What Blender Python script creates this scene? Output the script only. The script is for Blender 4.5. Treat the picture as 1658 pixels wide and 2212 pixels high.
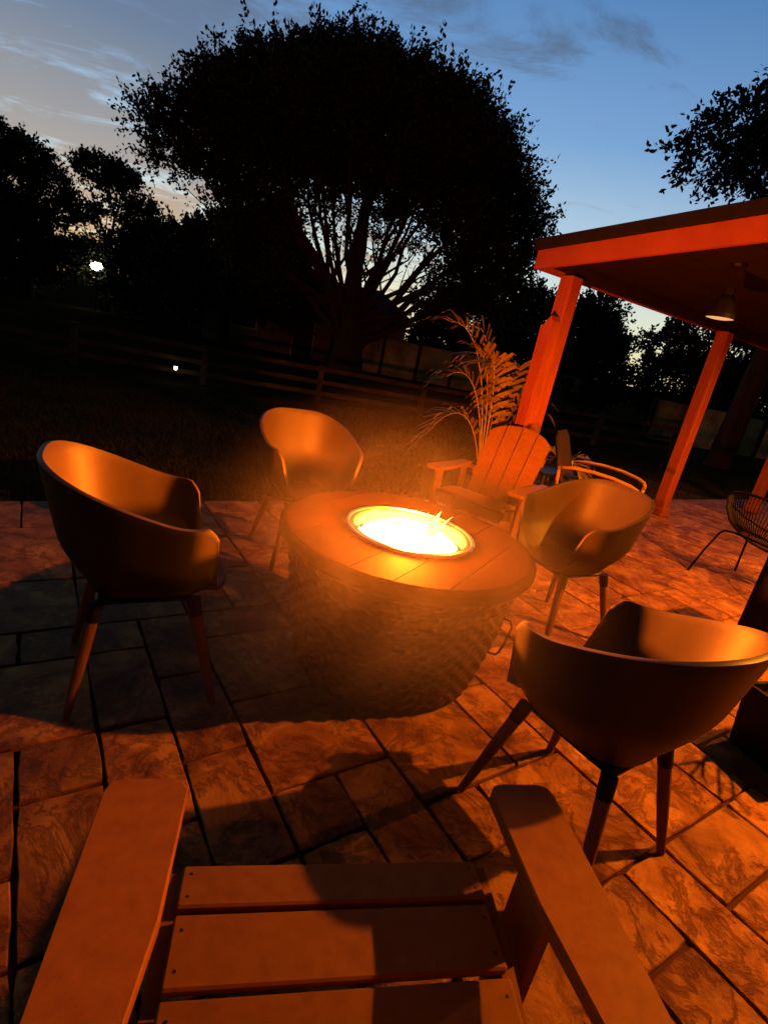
import bpy, math, random
import numpy as np
from mathutils import Vector, Matrix, noise as mnoise
R = math.radians
random.seed(7); rng = np.random.default_rng(11)
for o in list(bpy.data.objects): bpy.data.objects.remove(o)
scn = bpy.context.scene
col = scn.collection

# ------------------------------------------------------------------ camera
cam = bpy.data.objects.new('camera', bpy.data.cameras.new('camera')); col.objects.link(cam)
cam.data.sensor_fit = 'HORIZONTAL'; cam.data.sensor_width = 36; cam.data.lens = 36 * 1150 / 1658
cam.data.clip_start = .02; cam.data.clip_end = 3000
PITCH, ROLL, CAMH = R(18.0), R(11.45), 1.42
_f = Vector((0, math.cos(PITCH), -math.sin(PITCH))); _u0 = Vector((0, math.sin(PITCH), math.cos(PITCH))); _r0 = Vector((1, 0, 0))
_r = _r0 * math.cos(ROLL) + _u0 * math.sin(ROLL); _u = _u0 * math.cos(ROLL) - _r0 * math.sin(ROLL)
M3 = Matrix((_r, _u, -_f)).transposed()
cam.matrix_world = Matrix.Translation((0, 0, CAMH)) @ M3.to_4x4()
scn.camera = cam

# ------------------------------------------------------------------ world: dusk sky
SUN_AZ = -24.0      # degrees right of +Y
w = bpy.data.worlds.new('World'); scn.world = w; w.use_nodes = True
nt = w.node_tree; nt.nodes.clear()
def N(t, **kw):
    n = nt.nodes.new(t)
    for k, v in kw.items(): setattr(n, k, v)
    return n
def L(a, b): nt.links.new(a, b)
def MATH(op, a, b=None, c=None):
    n = N('ShaderNodeMath', operation=op)
    for i, v in enumerate((a, b, c)):
        if v is None: continue
        if hasattr(v, 'links'): L(v, n.inputs[i])
        else: n.inputs[i].default_value = v
    return n.outputs[0]
sky = N('ShaderNodeTexSky', sky_type='NISHITA', sun_disc=False)
sky.sun_elevation = R(1.5); sky.sun_rotation = R(SUN_AZ); sky.altitude = 20; sky.air_density = 1.3; sky.dust_density = .7; sky.ozone_density = 2.5
geo = N('ShaderNodeTexCoord')
sep = N('ShaderNodeSeparateXYZ'); L(geo.outputs['Generated'], sep.inputs[0])
# flat cloud layer: project the view direction onto a plane overhead
zz = MATH('MAXIMUM', MATH('ADD', sep.outputs[2], .06), .05)
cx = MATH('DIVIDE', sep.outputs[0], zz); cy = MATH('DIVIDE', sep.outputs[1], zz)
cmb = N('ShaderNodeCombineXYZ'); L(MATH('MULTIPLY', cx, .55), cmb.inputs[0]); L(MATH('MULTIPLY', cy, .85), cmb.inputs[1]); cmb.inputs[2].default_value = 3.7
mp = N('ShaderNodeMapping'); L(cmb.outputs[0], mp.inputs[0]); mp.inputs['Rotation'].default_value = (0, 0, R(-22)); mp.inputs['Location'].default_value = (1.9, .35, 0)
n1 = N('ShaderNodeTexNoise'); n1.inputs['Scale'].default_value = 2.4; n1.inputs['Detail'].default_value = 12; n1.inputs['Roughness'].default_value = .66; n1.inputs['Distortion'].default_value = .6
L(mp.outputs[0], n1.inputs['Vector'])
west = MATH('SUBTRACT', MATH('MULTIPLY', sep.outputs[0], -.30), .035)     # more cloud towards the west
cl = N('ShaderNodeMapRange', interpolation_type='SMOOTHSTEP'); cl.inputs[1].default_value = .47; cl.inputs[2].default_value = .63
L(MATH('ADD', n1.outputs[0], west), cl.inputs[0])
low = N('ShaderNodeMapRange'); low.inputs[1].default_value = .08; low.inputs[2].default_value = .55; L(sep.outputs[2], low.inputs[0])
# twilight gradient with height, dimming away from the sunset
ramp = N('ShaderNodeValToRGB'); el = ramp.color_ramp.elements
stops = [(0, (.95, .76, .36)), (.07, (.92, .92, .66)), (.17, (.56, .74, .84)), (.32, (.22, .42, .73)), (.50, (.080, .225, .52)), (.70, (.030, .11, .30)), (1, (.012, .045, .13))]
while len(el) > 1: el.remove(el[-1])
el[0].position = 0; el[0].color = (*stops[0][1], 1)
for p_, c_s in stops[1:]: e_ = el.new(p_); e_.color = (*c_s, 1)
L(MATH('MAXIMUM', sep.outputs[2], 0), ramp.inputs[0])
sd0 = MATH('ADD', MATH('MULTIPLY', sep.outputs[0], math.sin(R(SUN_AZ))), MATH('MULTIPLY', sep.outputs[1], math.cos(R(SUN_AZ))))
dim = N('ShaderNodeMapRange', interpolation_type='SMOOTHSTEP'); dim.inputs[1].default_value = -.65; dim.inputs[2].default_value = .85; dim.inputs[3].default_value = .07; dim.inputs[4].default_value = 1.0; L(sd0, dim.inputs[0])
gr_ = N('ShaderNodeMixRGB', blend_type='MULTIPLY'); gr_.inputs[0].default_value = 1; L(ramp.outputs[0], gr_.inputs[1]); L(dim.outputs[0], gr_.inputs[2])
nis = N('ShaderNodeMixRGB'); nis.inputs[0].default_value = .1; L(gr_.outputs[0], nis.inputs[1])
nsc = N('ShaderNodeMixRGB', blend_type='MULTIPLY'); nsc.inputs[0].default_value = 1; L(sky.outputs[0], nsc.inputs[1]); nsc.inputs[2].default_value = (.10, .10, .10, 1); L(nsc.outputs[0], nis.inputs[2])
# clouds take the light of the sky behind them: mauve grey above, pinkish low down
ccol = N('ShaderNodeMixRGB'); ccol.inputs[1].default_value = (.76, .54, .45, 1); ccol.inputs[2].default_value = (.78, .62, .56, 1); L(low.outputs[0], ccol.inputs[0])
cm = N('ShaderNodeMixRGB', blend_type='MULTIPLY'); cm.inputs[0].default_value = 1; L(nis.outputs[0], cm.inputs[1]); L(ccol.outputs[0], cm.inputs[2])
mixc = N('ShaderNodeMixRGB'); L(MATH('MULTIPLY', cl.outputs[0], 1.0), mixc.inputs[0]); L(nis.outputs[0], mixc.inputs[1]); L(cm.outputs[0], mixc.inputs[2])
bg = N('ShaderNodeBackground'); L(mixc.outputs[0], bg.inputs[0]); bg.inputs[1].default_value = 1.0
wo = N('ShaderNodeOutputWorld'); L(bg.outputs[0], wo.inputs[0])

scn.view_settings.view_transform = 'Standard'; scn.view_settings.look = 'None'; scn.view_settings.exposure = 0; scn.view_settings.gamma = 1
scn.render.resolution_x, scn.render.resolution_y = 767, 1024
scn.cycles.max_bounces = 6; scn.cycles.volume_bounces = 0; scn.cycles.volume_step_rate = 2; scn.cycles.transparent_max_bounces = 8

FIRE_W, LAMP_W = 1000, 1550      # watts of the fire's light and of the big pendant
FIRE_C, LAMP_C = (1, .165, .008), (1, .26, .010)

# ------------------------------------------------------------------ materials
def mat(name, color, rough=.6, nodes=None, **kw):
    m = bpy.data.materials.new(name); m.use_nodes = True
    b = m.node_tree.nodes['Principled BSDF']; b.inputs['Base Color'].default_value = (*color, 1); b.inputs['Roughness'].default_value = rough; b.inputs['Specular IOR Level'].default_value = .16
    for k, v in kw.items(): b.inputs[k].default_value = v
    if nodes: nodes(m.node_tree, b)
    return m
def noisy(c1, c2, scale=6., bump=.0, bscale=40., detail=6, stretch=None, coords='Object', rnd=0., dist=.01):
    def f(t, b):
        tc = t.nodes.new('ShaderNodeTexCoord'); v = tc.outputs[coords]
        if stretch:
            mp = t.nodes.new('ShaderNodeMapping'); mp.inputs['Scale'].default_value = stretch; t.links.new(v, mp.inputs[0]); v = mp.outputs[0]
        n = t.nodes.new('ShaderNodeTexNoise'); n.inputs['Scale'].default_value = scale; n.inputs['Detail'].default_value = detail; n.inputs['Roughness'].default_value = .62
        t.links.new(v, n.inputs['Vector'])
        r = t.nodes.new('ShaderNodeValToRGB'); r.color_ramp.elements[0].position = .32; r.color_ramp.elements[1].position = .68
        r.color_ramp.elements[0].color = (*c1, 1); r.color_ramp.elements[1].color = (*c2, 1)
        t.links.new(n.outputs[0], r.inputs[0]); out = r.outputs[0]
        if rnd:
            oi = t.nodes.new('ShaderNodeObjectInfo'); hs = t.nodes.new('ShaderNodeHueSaturation')
            mr = t.nodes.new('ShaderNodeMapRange'); mr.inputs[3].default_value = 1 - rnd; mr.inputs[4].default_value = 1 + rnd
            t.links.new(oi.outputs['Random'], mr.inputs[0]); t.links.new(mr.outputs[0], hs.inputs['Value']); t.links.new(out, hs.inputs['Color']); out = hs.outputs[0]
        t.links.new(out, b.inputs['Base Color'])
        if bump:
            n2 = t.nodes.new('ShaderNodeTexNoise'); n2.inputs['Scale'].default_value = bscale; n2.inputs['Detail'].default_value = 5; t.links.new(v, n2.inputs['Vector'])
            bp = t.nodes.new('ShaderNodeBump'); bp.inputs['Strength'].default_value = bump; bp.inputs['Distance'].default_value = dist
            t.links.new(n2.outputs[0], bp.inputs['Height']); t.links.new(bp.outputs[0], b.inputs['Normal'])
    return f
def paver_nodes(t, b):
    nd, lk = t.nodes.new, t.links.new
    g = nd('ShaderNodeNewGeometry'); pos = g.outputs['Position']
    oi = nd('ShaderNodeObjectInfo')
    add = nd('ShaderNodeVectorMath'); add.operation = 'ADD'; lk(pos, add.inputs[0])
    rv = nd('ShaderNodeMath'); rv.operation = 'ADD'; lk(oi.outputs['Random'], rv.inputs[0]); lk(g.outputs['Random Per Island'], rv.inputs[1])
    cb = nd('ShaderNodeCombineXYZ'); sc = nd('ShaderNodeMath'); sc.operation = 'MULTIPLY'; sc.inputs[1].default_value = 9; lk(rv.outputs[0], sc.inputs[0]); lk(sc.outputs[0], cb.inputs[2]); lk(cb.outputs[0], add.inputs[1])
    # blotches
    n = nd('ShaderNodeTexNoise'); n.inputs['Scale'].default_value = 4.2; n.inputs['Detail'].default_value = 9; n.inputs['Roughness'].default_value = .66; n.inputs['Distortion'].default_value = .7; lk(add.outputs[0], n.inputs['Vector'])
    r = nd('ShaderNodeValToRGB'); e = r.color_ramp.elements
    e[0].position = .35; e[0].color = (.080, .021, .003, 1); e[1].position = .66; e[1].color = (.36, .165, .022, 1)
    m_ = e.new(.50); m_.color = (.20, .076, .009, 1); lk(n.outputs[0], r.inputs[0])
    # cleft veins
    v = nd('ShaderNodeTexNoise'); v.inputs['Scale'].default_value = 5.0; v.inputs['Detail'].default_value = 12; v.inputs['Roughness'].default_value = .68; v.inputs['Distortion'].default_value = .5; lk(add.outputs[0], v.inputs['Vector'])
    s1 = nd('ShaderNodeMath'); s1.operation = 'SUBTRACT'; s1.inputs[1].default_value = .5; lk(v.outputs[0], s1.inputs[0])
    ab = nd('ShaderNodeMath'); ab.operation = 'ABSOLUTE'; lk(s1.outputs[0], ab.inputs[0])
    mr = nd('ShaderNodeMapRange'); mr.inputs[1].default_value = 0; mr.inputs[2].default_value = .035; lk(ab.outputs[0], mr.inputs[0])
    mx = nd('ShaderNodeMixRGB'); mx.inputs[1].default_value = (.060, .013, .002, 1); lk(r.outputs[0], mx.inputs[2])
    mlt = nd('ShaderNodeMapRange'); mlt.inputs[3].default_value = .45; mlt.inputs[4].default_value = 1; lk(mr.outputs[0], mlt.inputs[0]); lk(mlt.outputs[0], mx.inputs[0])
    hs = nd('ShaderNodeHueSaturation'); vr = nd('ShaderNodeMapRange'); vr.inputs[2].default_value = 1; vr.inputs[3].default_value = .72; vr.inputs[4].default_value = 1.22
    fr = nd('ShaderNodeMath'); fr.operation = 'FRACT'; lk(rv.outputs[0], fr.inputs[0]); lk(fr.outputs[0], vr.inputs[0]); lk(vr.outputs[0], hs.inputs['Value']); lk(mx.outputs[0], hs.inputs['Color'])
    lk(hs.outputs[0], b.inputs['Base Color'])
    f = nd('ShaderNodeTexNoise'); f.inputs['Scale'].default_value = 38; f.inputs['Detail'].default_value = 7; f.inputs['Roughness'].default_value = .7; lk(add.outputs[0], f.inputs['Vector'])
    a1 = nd('ShaderNodeMath'); a1.operation = 'MULTIPLY_ADD'; a1.inputs[1].default_value = .5; lk(f.outputs[0], a1.inputs[0]); lk(n.outputs[0], a1.inputs[2])
    a2 = nd('ShaderNodeMath'); a2.operation = 'MULTIPLY_ADD'; a2.inputs[1].default_value = .22; lk(mr.outputs[0], a2.inputs[0]); lk(a1.outputs[0], a2.inputs[2])
    bp = nd('ShaderNodeBump'); bp.inputs['Strength'].default_value = .95; bp.inputs['Distance'].default_value = .012; lk(a2.outputs[0], bp.inputs['Height']); lk(bp.outputs[0], b.inputs['Normal'])
MAT = dict(
    paver=mat('slate_paver', (.3, .15, .05), .62, paver_nodes),
    joint=mat('joint_sand', (.045, .014, .003), .9),
    lawn=mat('lawn_soil', (.03, .028, .008), .95, noisy((.014, .012, .003), (.040, .028, .007), 1.3, .6, 30, coords='Object', dist=.03), **{'Specular IOR Level': 0.0}),
    grass=mat('grass_blade', (.055, .06, .014), .7, noisy((.016, .016, .003), (.045, .034, .007), .8)),
    shell=mat('moulded_plastic', (.036, .022, .014), .52, noisy((.024, .0165, .0055), (.030, .0205, .007), 8, .06, 500, dist=.002), **{'Specular IOR Level': .22}),
    legwood=mat('oiled_leg_wood', (.19, .075, .025), .5, noisy((.09, .033, .009), (.16, .062, .018), 5, .2, 60, stretch=(8, 8, .8), dist=.003)),
    blackmetal=mat('black_metal', (.005, .004, .0035), .5),
    poly=mat('plank_lumber', (.24, .085, .034), .5, noisy((.150, .059, .004), (.195, .080, .0055), 30, .07, 260, stretch=(1, 1, 1), rnd=.06, dist=.002), **{'Specular IOR Level': .08}),
    screw=mat('screw_steel', (.05, .03, .02), .4, Metallic=.8),
    wicker=mat('brown_wicker', (.045, .018, .008), .48, noisy((.016, .006, .002), (.042, .016, .005), 14, .3, 90, dist=.003)),
    tabletop=mat('table_plank', (.085, .034, .016), .72, noisy((.010, .0036, .0008), (.018, .0062, .0015), 5, .3, 120, stretch=(1, 1, 1), rnd=.12, dist=.003), **{'Specular IOR Level': .01}),
    steel=mat('burner_steel', (.55, .42, .25), .28, Metallic=1.0),
    stone=mat('lava_stone', (.10, .06, .03), .7),
    timber=mat('red_stained_timber', (.44, .085, .030), .6, noisy((.16, .030, .0025), (.24, .052, .004), 3, .35, 40, stretch=(6, 6, .7), dist=.004)),
    timber_h=mat('red_stained_board', (.44, .085, .030), .6, noisy((.17, .032, .0026), (.23, .050, .004), 2.2, .25, 30, dist=.004)),
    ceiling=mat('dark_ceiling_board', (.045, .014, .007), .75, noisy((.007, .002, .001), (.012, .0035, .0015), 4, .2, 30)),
    roof=mat('roof_shingle', (.02, .016, .014), .9, noisy((.004, .003, .003), (.009, .007, .006), 8, .5, 30)),
    leaf=mat('dark_leaf', (.016, .022, .006), .6, noisy((.009, .013, .003), (.024, .030, .008), .7)),
    leaf2=mat('olive_leaf', (.020, .022, .007), .6, noisy((.010, .012, .004), (.028, .028, .009), .5)),
    bark=mat('bark', (.035, .022, .013), .9, noisy((.02, .012, .007), (.05, .032, .018), 3, .7, 14, stretch=(3, 3, .6), dist=.03)),
    palm=mat('palm_leaflet', (.20, .17, .045), .5, noisy((.10, .075, .016), (.18, .12, .030), 3)),
    palmstem=mat('palm_stem', (.20, .15, .05), .55, noisy((.14, .10, .03), (.25, .18, .06), 6)),
    pot=mat('dark_pot', (.03, .015, .010), .55, noisy((.022, .011, .007), (.04, .02, .013), 9, .2, 50)),
    soil=mat('potting_soil', (.02, .012, .007), .95),
    cane=mat('pale_bent_wood', (.42, .24, .10), .45, noisy((.24, .12, .04), (.34, .18, .065), 6, .1, 60)),
    fabric=mat('charcoal_sling', (.030, .016, .010), .85, noisy((.022, .012, .008), (.038, .020, .013), 40, .4, 300, dist=.002)),
    cord=mat('black_cord', (.016, .011, .009), .5),
    boundary=mat('weathered_boundary_panel', (.30, .24, .13), .85, noisy((.11, .09, .03), (.46, .38, .16), 1.1, .3, 12, coords='Object', rnd=.25, dist=.02)),
    fence=mat('weathered_rail', (.11, .075, .04), .85, noisy((.03, .020, .008), (.075, .050, .022), 3, .5, 30, rnd=.2, dist=.006)),
    housewall=mat('house_render', (.10, .085, .06), .9, noisy((.07, .06, .04), (.13, .11, .08), 1.2)),
    cabinet=mat('black_powder_coat', (.010, .008, .007), .5, noisy((.0025, .0018, .0015), (.004, .003, .0025), 20, .1, 200, dist=.002)),
)
def emis(name, c, s):
    m = bpy.data.materials.new(name); m.use_nodes = True; t = m.node_tree; t.nodes.clear()
    e = t.nodes.new('ShaderNodeEmission'); e.inputs[0].default_value = (*c, 1); e.inputs[1].default_value = s
    o = t.nodes.new('ShaderNodeOutputMaterial'); t.links.new(e.outputs[0], o.inputs[0]); return m
MAT['flame'] = emis('flame', (1, .58, .20), 7.5)
MAT['flame_tip'] = emis('flame_tip', (1, .62, .16), 4)
MAT['window_glow'] = emis('lit_window', (1, .72, .4), .12)
MAT['lamp_far'] = emis('far_lamp', (1, .93, .72), 25)
MAT['lamp_small'] = emis('garden_lamp', (1, .86, .6), 14)
MAT['bulb_dim'] = emis('pendant_diffuser', (1, .46, .15), 1.0)
MAT['bulb'] = emis('pendant_bulb', (1, .5, .15), 30)

# ------------------------------------------------------------------ helpers
class MB:
    def __init__(s): s.v = []; s.f = []
    def add(s, vs, fs):
        o = len(s.v); s.v += [tuple(p) for p in vs]; s.f += [tuple(i + o for i in f) for f in fs]; return s
    def box(s, c, d, rz=0, bevel=.0, M=None):
        hx, hy, hz = d[0] / 2, d[1] / 2, d[2] / 2; bv = min(bevel, hx * .9, hy * .9, hz * .9)
        mt = (M if M else Matrix.Rotation(rz, 4, 'Z')); c = Vector(c)
        if bv <= 0:
            vs = [(x, y, z) for z in (-hz, hz) for x, y in ((-hx, -hy), (hx, -hy), (hx, hy), (-hx, hy))]
            fs = [(3, 2, 1, 0), (4, 5, 6, 7)] + [(i, (i + 1) % 4, 4 + (i + 1) % 4, 4 + i) for i in range(4)]
        else:
            def ring(ix, iy, z): return [(-ix, -iy, z), (ix, -iy, z), (ix, iy, z), (-ix, iy, z)]
            def oct_(x, y, z, b): return [(-x + b, -y, z), (x - b, -y, z), (x, -y + b, z), (x, y - b, z), (x - b, y, z), (-x + b, y, z), (-x, y - b, z), (-x, -y + b, z)]
            vs = oct_(hx - bv, hy - bv, -hz, bv * .4) + oct_(hx, hy, -hz + bv, bv) + oct_(hx, hy, hz - bv, bv) + oct_(hx - bv, hy - bv, hz, bv * .4)
            fs = [tuple(range(7, -1, -1)), tuple(range(24, 32))]
            for k in range(3): fs += [(k * 8 + i, k * 8 + (i + 1) % 8, k * 8 + 8 + (i + 1) % 8, k * 8 + 8 + i) for i in range(8)]
        return s.add([mt @ Vector(p) + c for p in vs], fs)
    def tube(s, pts, rad, n=10, cap=True):
        pts = [Vector(p) for p in pts]; rad = rad if hasattr(rad, '__len__') else [rad] * len(pts)
        vs = []; ref = Vector((0, 0, 1)); prev = None
        for i, p in enumerate(pts):
            t = (pts[min(i + 1, len(pts) - 1)] - pts[max(i - 1, 0)]).normalized()
            if prev is None:
                a = t.cross(Vector((0, 0, 1)) if abs(t.z) < .95 else Vector((1, 0, 0))).normalized()
            else: a = (prev - t * prev.dot(t)).normalized()
            prev = a; b = t.cross(a)
            for k in range(n):
                q = 2 * math.pi * k / n; vs.append(p + (a * math.cos(q) + b * math.sin(q)) * rad[i])
        fs = [(i * n + k, i * n + (k + 1) % n, (i + 1) * n + (k + 1) % n, (i + 1) * n + k) for i in range(len(pts) - 1) for k in range(n)]
        if cap: fs += [tuple(range(n - 1, -1, -1)), tuple((len(pts) - 1) * n + k for k in range(n))]
        return s.add(vs, fs)
    def lathe(s, prof, n=48, c=(0, 0, 0), close=False):
        vs = []; c = Vector(c)
        for r, z in prof:
            for k in range(n):
                q = 2 * math.pi * k / n; vs.append(c + Vector((r * math.cos(q), r * math.sin(q), z)))
        m = len(prof); fs = [(i * n + k, i * n + (k + 1) % n, ((i + 1) % m) * n + (k + 1) % n, ((i + 1) % m) * n + k) for i in range(m if close else m - 1) for k in range(n)]
        return s.add(vs, fs)
    def prism(s, outline, z0, z1, bev=0):
        n = len(outline); vs = [(x, y, z0) for x, y in outline] + [(x, y, z1 - bev) for x, y in outline]; fs = [tuple(range(n - 1, -1, -1))] + [(i, (i + 1) % n, n + (i + 1) % n, n + i) for i in range(n)]
        if bev:
            cx_ = sum(p[0] for p in outline) / n; cy_ = sum(p[1] for p in outline) / n
            def sh(p):
                d = Vector((cx_ - p[0], cy_ - p[1])); d.normalize(); return (p[0] + d.x * bev, p[1] + d.y * bev, z1)
            vs += [sh(p) for p in outline]; fs += [(n + i, n + (i + 1) % n, 2 * n + (i + 1) % n, 2 * n + i) for i in range(n)] + [tuple(range(2 * n, 3 * n))]
        else: fs += [tuple(range(n, 2 * n))]
        return s.add(vs, fs)
    def xf(s, M): s.v = [tuple(M @ Vector(p)) for p in s.v]; return s
    def mesh(s, name, m, smooth=False):
        me = bpy.data.meshes.new(name); me.from_pydata(s.v, [], s.f); me.materials.append(m); me.update()
        if smooth is True: me.polygons.foreach_set('use_smooth', [True] * len(me.polygons))
        elif smooth: me.shade_smooth_by_angle(R(smooth)) if hasattr(me, 'shade_smooth_by_angle') else None
        return me
    def build(s, name, m, parent=None, smooth=False):
        return link(name, s.mesh(name, m, smooth), parent)
def link(name, me, parent=None):
    o = bpy.data.objects.new(name, me); col.objects.link(o)
    if parent: o.parent = parent
    return o
def tag(o, label=None, cat=None, group=None, kind=None):
    for k, v in (('label', label), ('category', cat), ('group', group), ('kind', kind)):
        if v: o[k] = v
    return o
def empty(name, loc=(0, 0, 0), rz=0, **kw):
    o = bpy.data.objects.new(name, None); col.objects.link(o); o.location = loc; o.rotation_euler = (0, 0, rz); o.empty_display_size = .1
    return tag(o, **kw)
def copy_tree(o, parent=None):
    c = o.copy(); col.objects.link(c); c.parent = parent
    for ch in o.children: copy_tree(ch, c)
    return c
def frommesh(name, V, F, m, parent=None, smooth=False):
    me = bpy.data.meshes.new(name); V = np.asarray(V, np.float32); F = np.asarray(F, np.int32)
    me.vertices.add(len(V)); me.vertices.foreach_set('co', V.ravel()); k = F.shape[1]
    me.loops.add(F.size); me.loops.foreach_set('vertex_index', F.ravel()); me.polygons.add(len(F))
    me.polygons.foreach_set('loop_start', np.arange(0, F.size, k)); me.materials.append(m)
    if smooth: me.polygons.foreach_set('use_smooth', np.ones(len(F), bool))
    me.update(calc_edges=True); me.validate(); return link(name, me, parent)

# ------------------------------------------------------------------ layout frames
AA = R(-54.5)
Av = Vector((math.cos(AA), math.sin(AA), 0)); Bv = Vector((-math.sin(AA), math.cos(AA), 0))     # a: along joints to lower right, b: along the patio edge
def AB(a, b, z=0): return Av * a + Bv * b + Vector((0, 0, z))
def toAB(p): p = Vector((p[0], p[1], 0)); return p.dot(Av), p.dot(Bv)
EDGE_A = toAB((-2.36, 3.03))[0] - .02          # the lawn begins where a < EDGE_A

# ground: one sheet to the horizon, patio slab sits proud of it
def ground_z(x, y):
    d = EDGE_A - toAB((x, y))[0]
    if d < 0: return -.10
    t = min(1, d / 7); t = t * t * (3 - 2 * t)
    return -.06 - .24 * t + (.02 * mnoise.noise(Vector((x * .5, y * .5, 0))) if 0 < d < 40 else 0)
def axis(lo, hi, step, far):
    a = [lo + i * step for i in range(int((hi - lo) / step) + 1)]
    k = step
    while a[-1] < far: k *= 1.5; a.append(a[-1] + k)
    k = step
    while a[0] > -far: k *= 1.5; a.insert(0, a[0] - k)
    return a
gx = axis(-16, 16, .5, 1500); gy = axis(-4, 32, .5, 1500)
V = [(x, y, ground_z(x, y)) for y in gy for x in gx]; nx = len(gx)
F = [(j * nx + i, j * nx + i + 1, (j + 1) * nx + i + 1, (j + 1) * nx + i) for j in range(len(gy) - 1) for i in range(nx - 1)]
g = frommesh('ground', V, F, MAT['lawn'], smooth=True); tag(g, 'dark lawn ground sloping away behind the patio', 'ground', kind='structure')

# short grass near the patio
bl_v, bl_f = [], []
def blades(n, region):
    global bl_v, bl_f
    P = []
    while len(P) < n:
        b = random.uniform(*region[1]); a = EDGE_A - .03 - random.random() ** 1.6 * region[0]
        P.append(AB(a, b))
    for p in P:
        z = ground_z(p.x, p.y) - .005; h = random.uniform(.03, .065); q = random.uniform(0, 6.28); wd = random.uniform(.002, .0045) * (1 + (EDGE_A - toAB(p)[0]) * .25)
        dx, dy = math.cos(q) * wd, math.sin(q) * wd; lx, ly = random.gauss(0, .03), random.gauss(0, .03); o = len(bl_v)
        bl_v += [(p.x - dx, p.y - dy, z), (p.x + dx, p.y + dy, z), (p.x + lx, p.y + ly, z + h)]; bl_f.append((o, o + 1, o + 2))
blades(120000, (7, (-3.5, 9)))
o = frommesh('grass', bl_v, bl_f, MAT['grass']); tag(o, 'short olive grass of the lawn beyond the patio edge', 'grass', kind='stuff')

# ------------------------------------------------------------------ patio of ashlar slate pavers
U = .224; BA = (-6, 46); BB = (-12, 62)     # cells in b and a
a_cells = list(range(int(math.floor(EDGE_A / U)) + 1, 22)); b_cells = list(range(-16, 58))
A0 = EDGE_A
occ = set(); blocks = []
prng = random.Random(21)
SZ = [(2, 1), (2, 1), (1, 2), (1, 2), (2, 2), (2, 2), (3, 2), (1, 1)]
for ai in range(0, 48):
    for bi in b_cells:
        if (ai, bi) in occ: continue
        opts = SZ[:]; prng.shuffle(opts)
        for sa, sb in opts + [(1, 1)]:
            cells = [(ai + i, bi + j) for i in range(sa) for j in range(sb)]
            if all(c not in occ and c[0] < 48 and c[1] <= b_cells[-1] for c in cells):
                occ.update(cells); blocks.append((ai, bi, sa, sb)); break
def camproj(p):
    d = Vector(p) - Vector((0, 0, CAMH)); q = (d.dot(_r), d.dot(_u), d.dot(_f))
    return (829 + 1150 * q[0] / q[2], 1106 - 1150 * q[1] / q[2], q[2]) if q[2] > .05 else None
patio = link('patio', MB().box((0, 0, 0), (1, 1, 1)).mesh('patio', MAT['joint']))
pb = MB(); c0 = AB(A0 + 24 * U, 21 * U); hd = Vector((48 * U, 76 * U, .092))
pb.box((c0.x, c0.y, -.066), (48 * U, 76 * U, .10), rz=AA); patio.data = pb.mesh('patio', MAT['joint'])
tag(patio, 'patio of large slate pavers in mixed sizes', 'patio', kind='structure')
pmesh = {}
def paver_mesh(sa, sb, var):
    k = (sa, sb, var)
    if k not in pmesh:
        m = MB(); lx, ly = sa * U - .008, sb * U - .008; r_ = random.Random(hash(k) & 0xffff)
        # chipped outline
        out = []
        for (x0, y0, x1, y1) in ((-1, -1, 1, -1), (1, -1, 1, 1), (1, 1, -1, 1), (-1, 1, -1, -1)):
            n = 4
            for i in range(n):
                t = i / n; x = x0 + (x1 - x0) * t; y = y0 + (y1 - y0) * t; jit = r_.uniform(-.004, .003) if i else -.004
                out.append((x * (lx / 2 + jit), y * (ly / 2 + jit)))
        m.prism(out, -.03, .0, .004); pmesh[k] = m.mesh('paver', MAT['paver'])
    return pmesh[k]
rank = []
for bk in blocks:
    ai, bi, sa, sb = bk; p = AB(A0 + (ai + sa / 2) * U, (bi + sb / 2) * U + .176); q = camproj(p)
    if q and -250 < q[0] < 1900 and -100 < q[1] < 2500: rank.append((-sa * sb / q[2] ** 2 / q[2], bk))
    elif p.length < 9: rank.append((1, bk))
rank.sort(key=lambda t: t[0])
rest = MB()
for i, (s, (ai, bi, sa, sb)) in enumerate(rank):
    p = AB(A0 + (ai + sa / 2) * U, (bi + sb / 2) * U + .176, random.uniform(-.0025, .0025))
    me = paver_mesh(sa, sb, prng.randrange(4)); tilt = Matrix.Rotation(random.gauss(0, .003), 4, 'X') @ Matrix.Rotation(random.gauss(0, .003), 4, 'Y')
    Mx = Matrix.Translation(p) @ Matrix.Rotation(AA + (math.pi if random.random() < .5 else 0), 4, 'Z') @ tilt
    if i < 290 and s < 0:
        o = link('paver', me, patio); o.matrix_local = Mx
    else: rest.add([Mx @ v.co for v in me.vertices], [tuple(f.vertices) for f in me.polygons])
tag(rest.build('far_pavers', MAT['paver'], patio), kind='stuff')

# ------------------------------------------------------------------ fire table
TC = Vector((.125, 2.19, 0)); TR, TH, HR = .55, .64, .268
ft = empty('fire_table', TC, label='round wicker fire pit table with plank top and burning bowl', cat='fire table')
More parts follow.
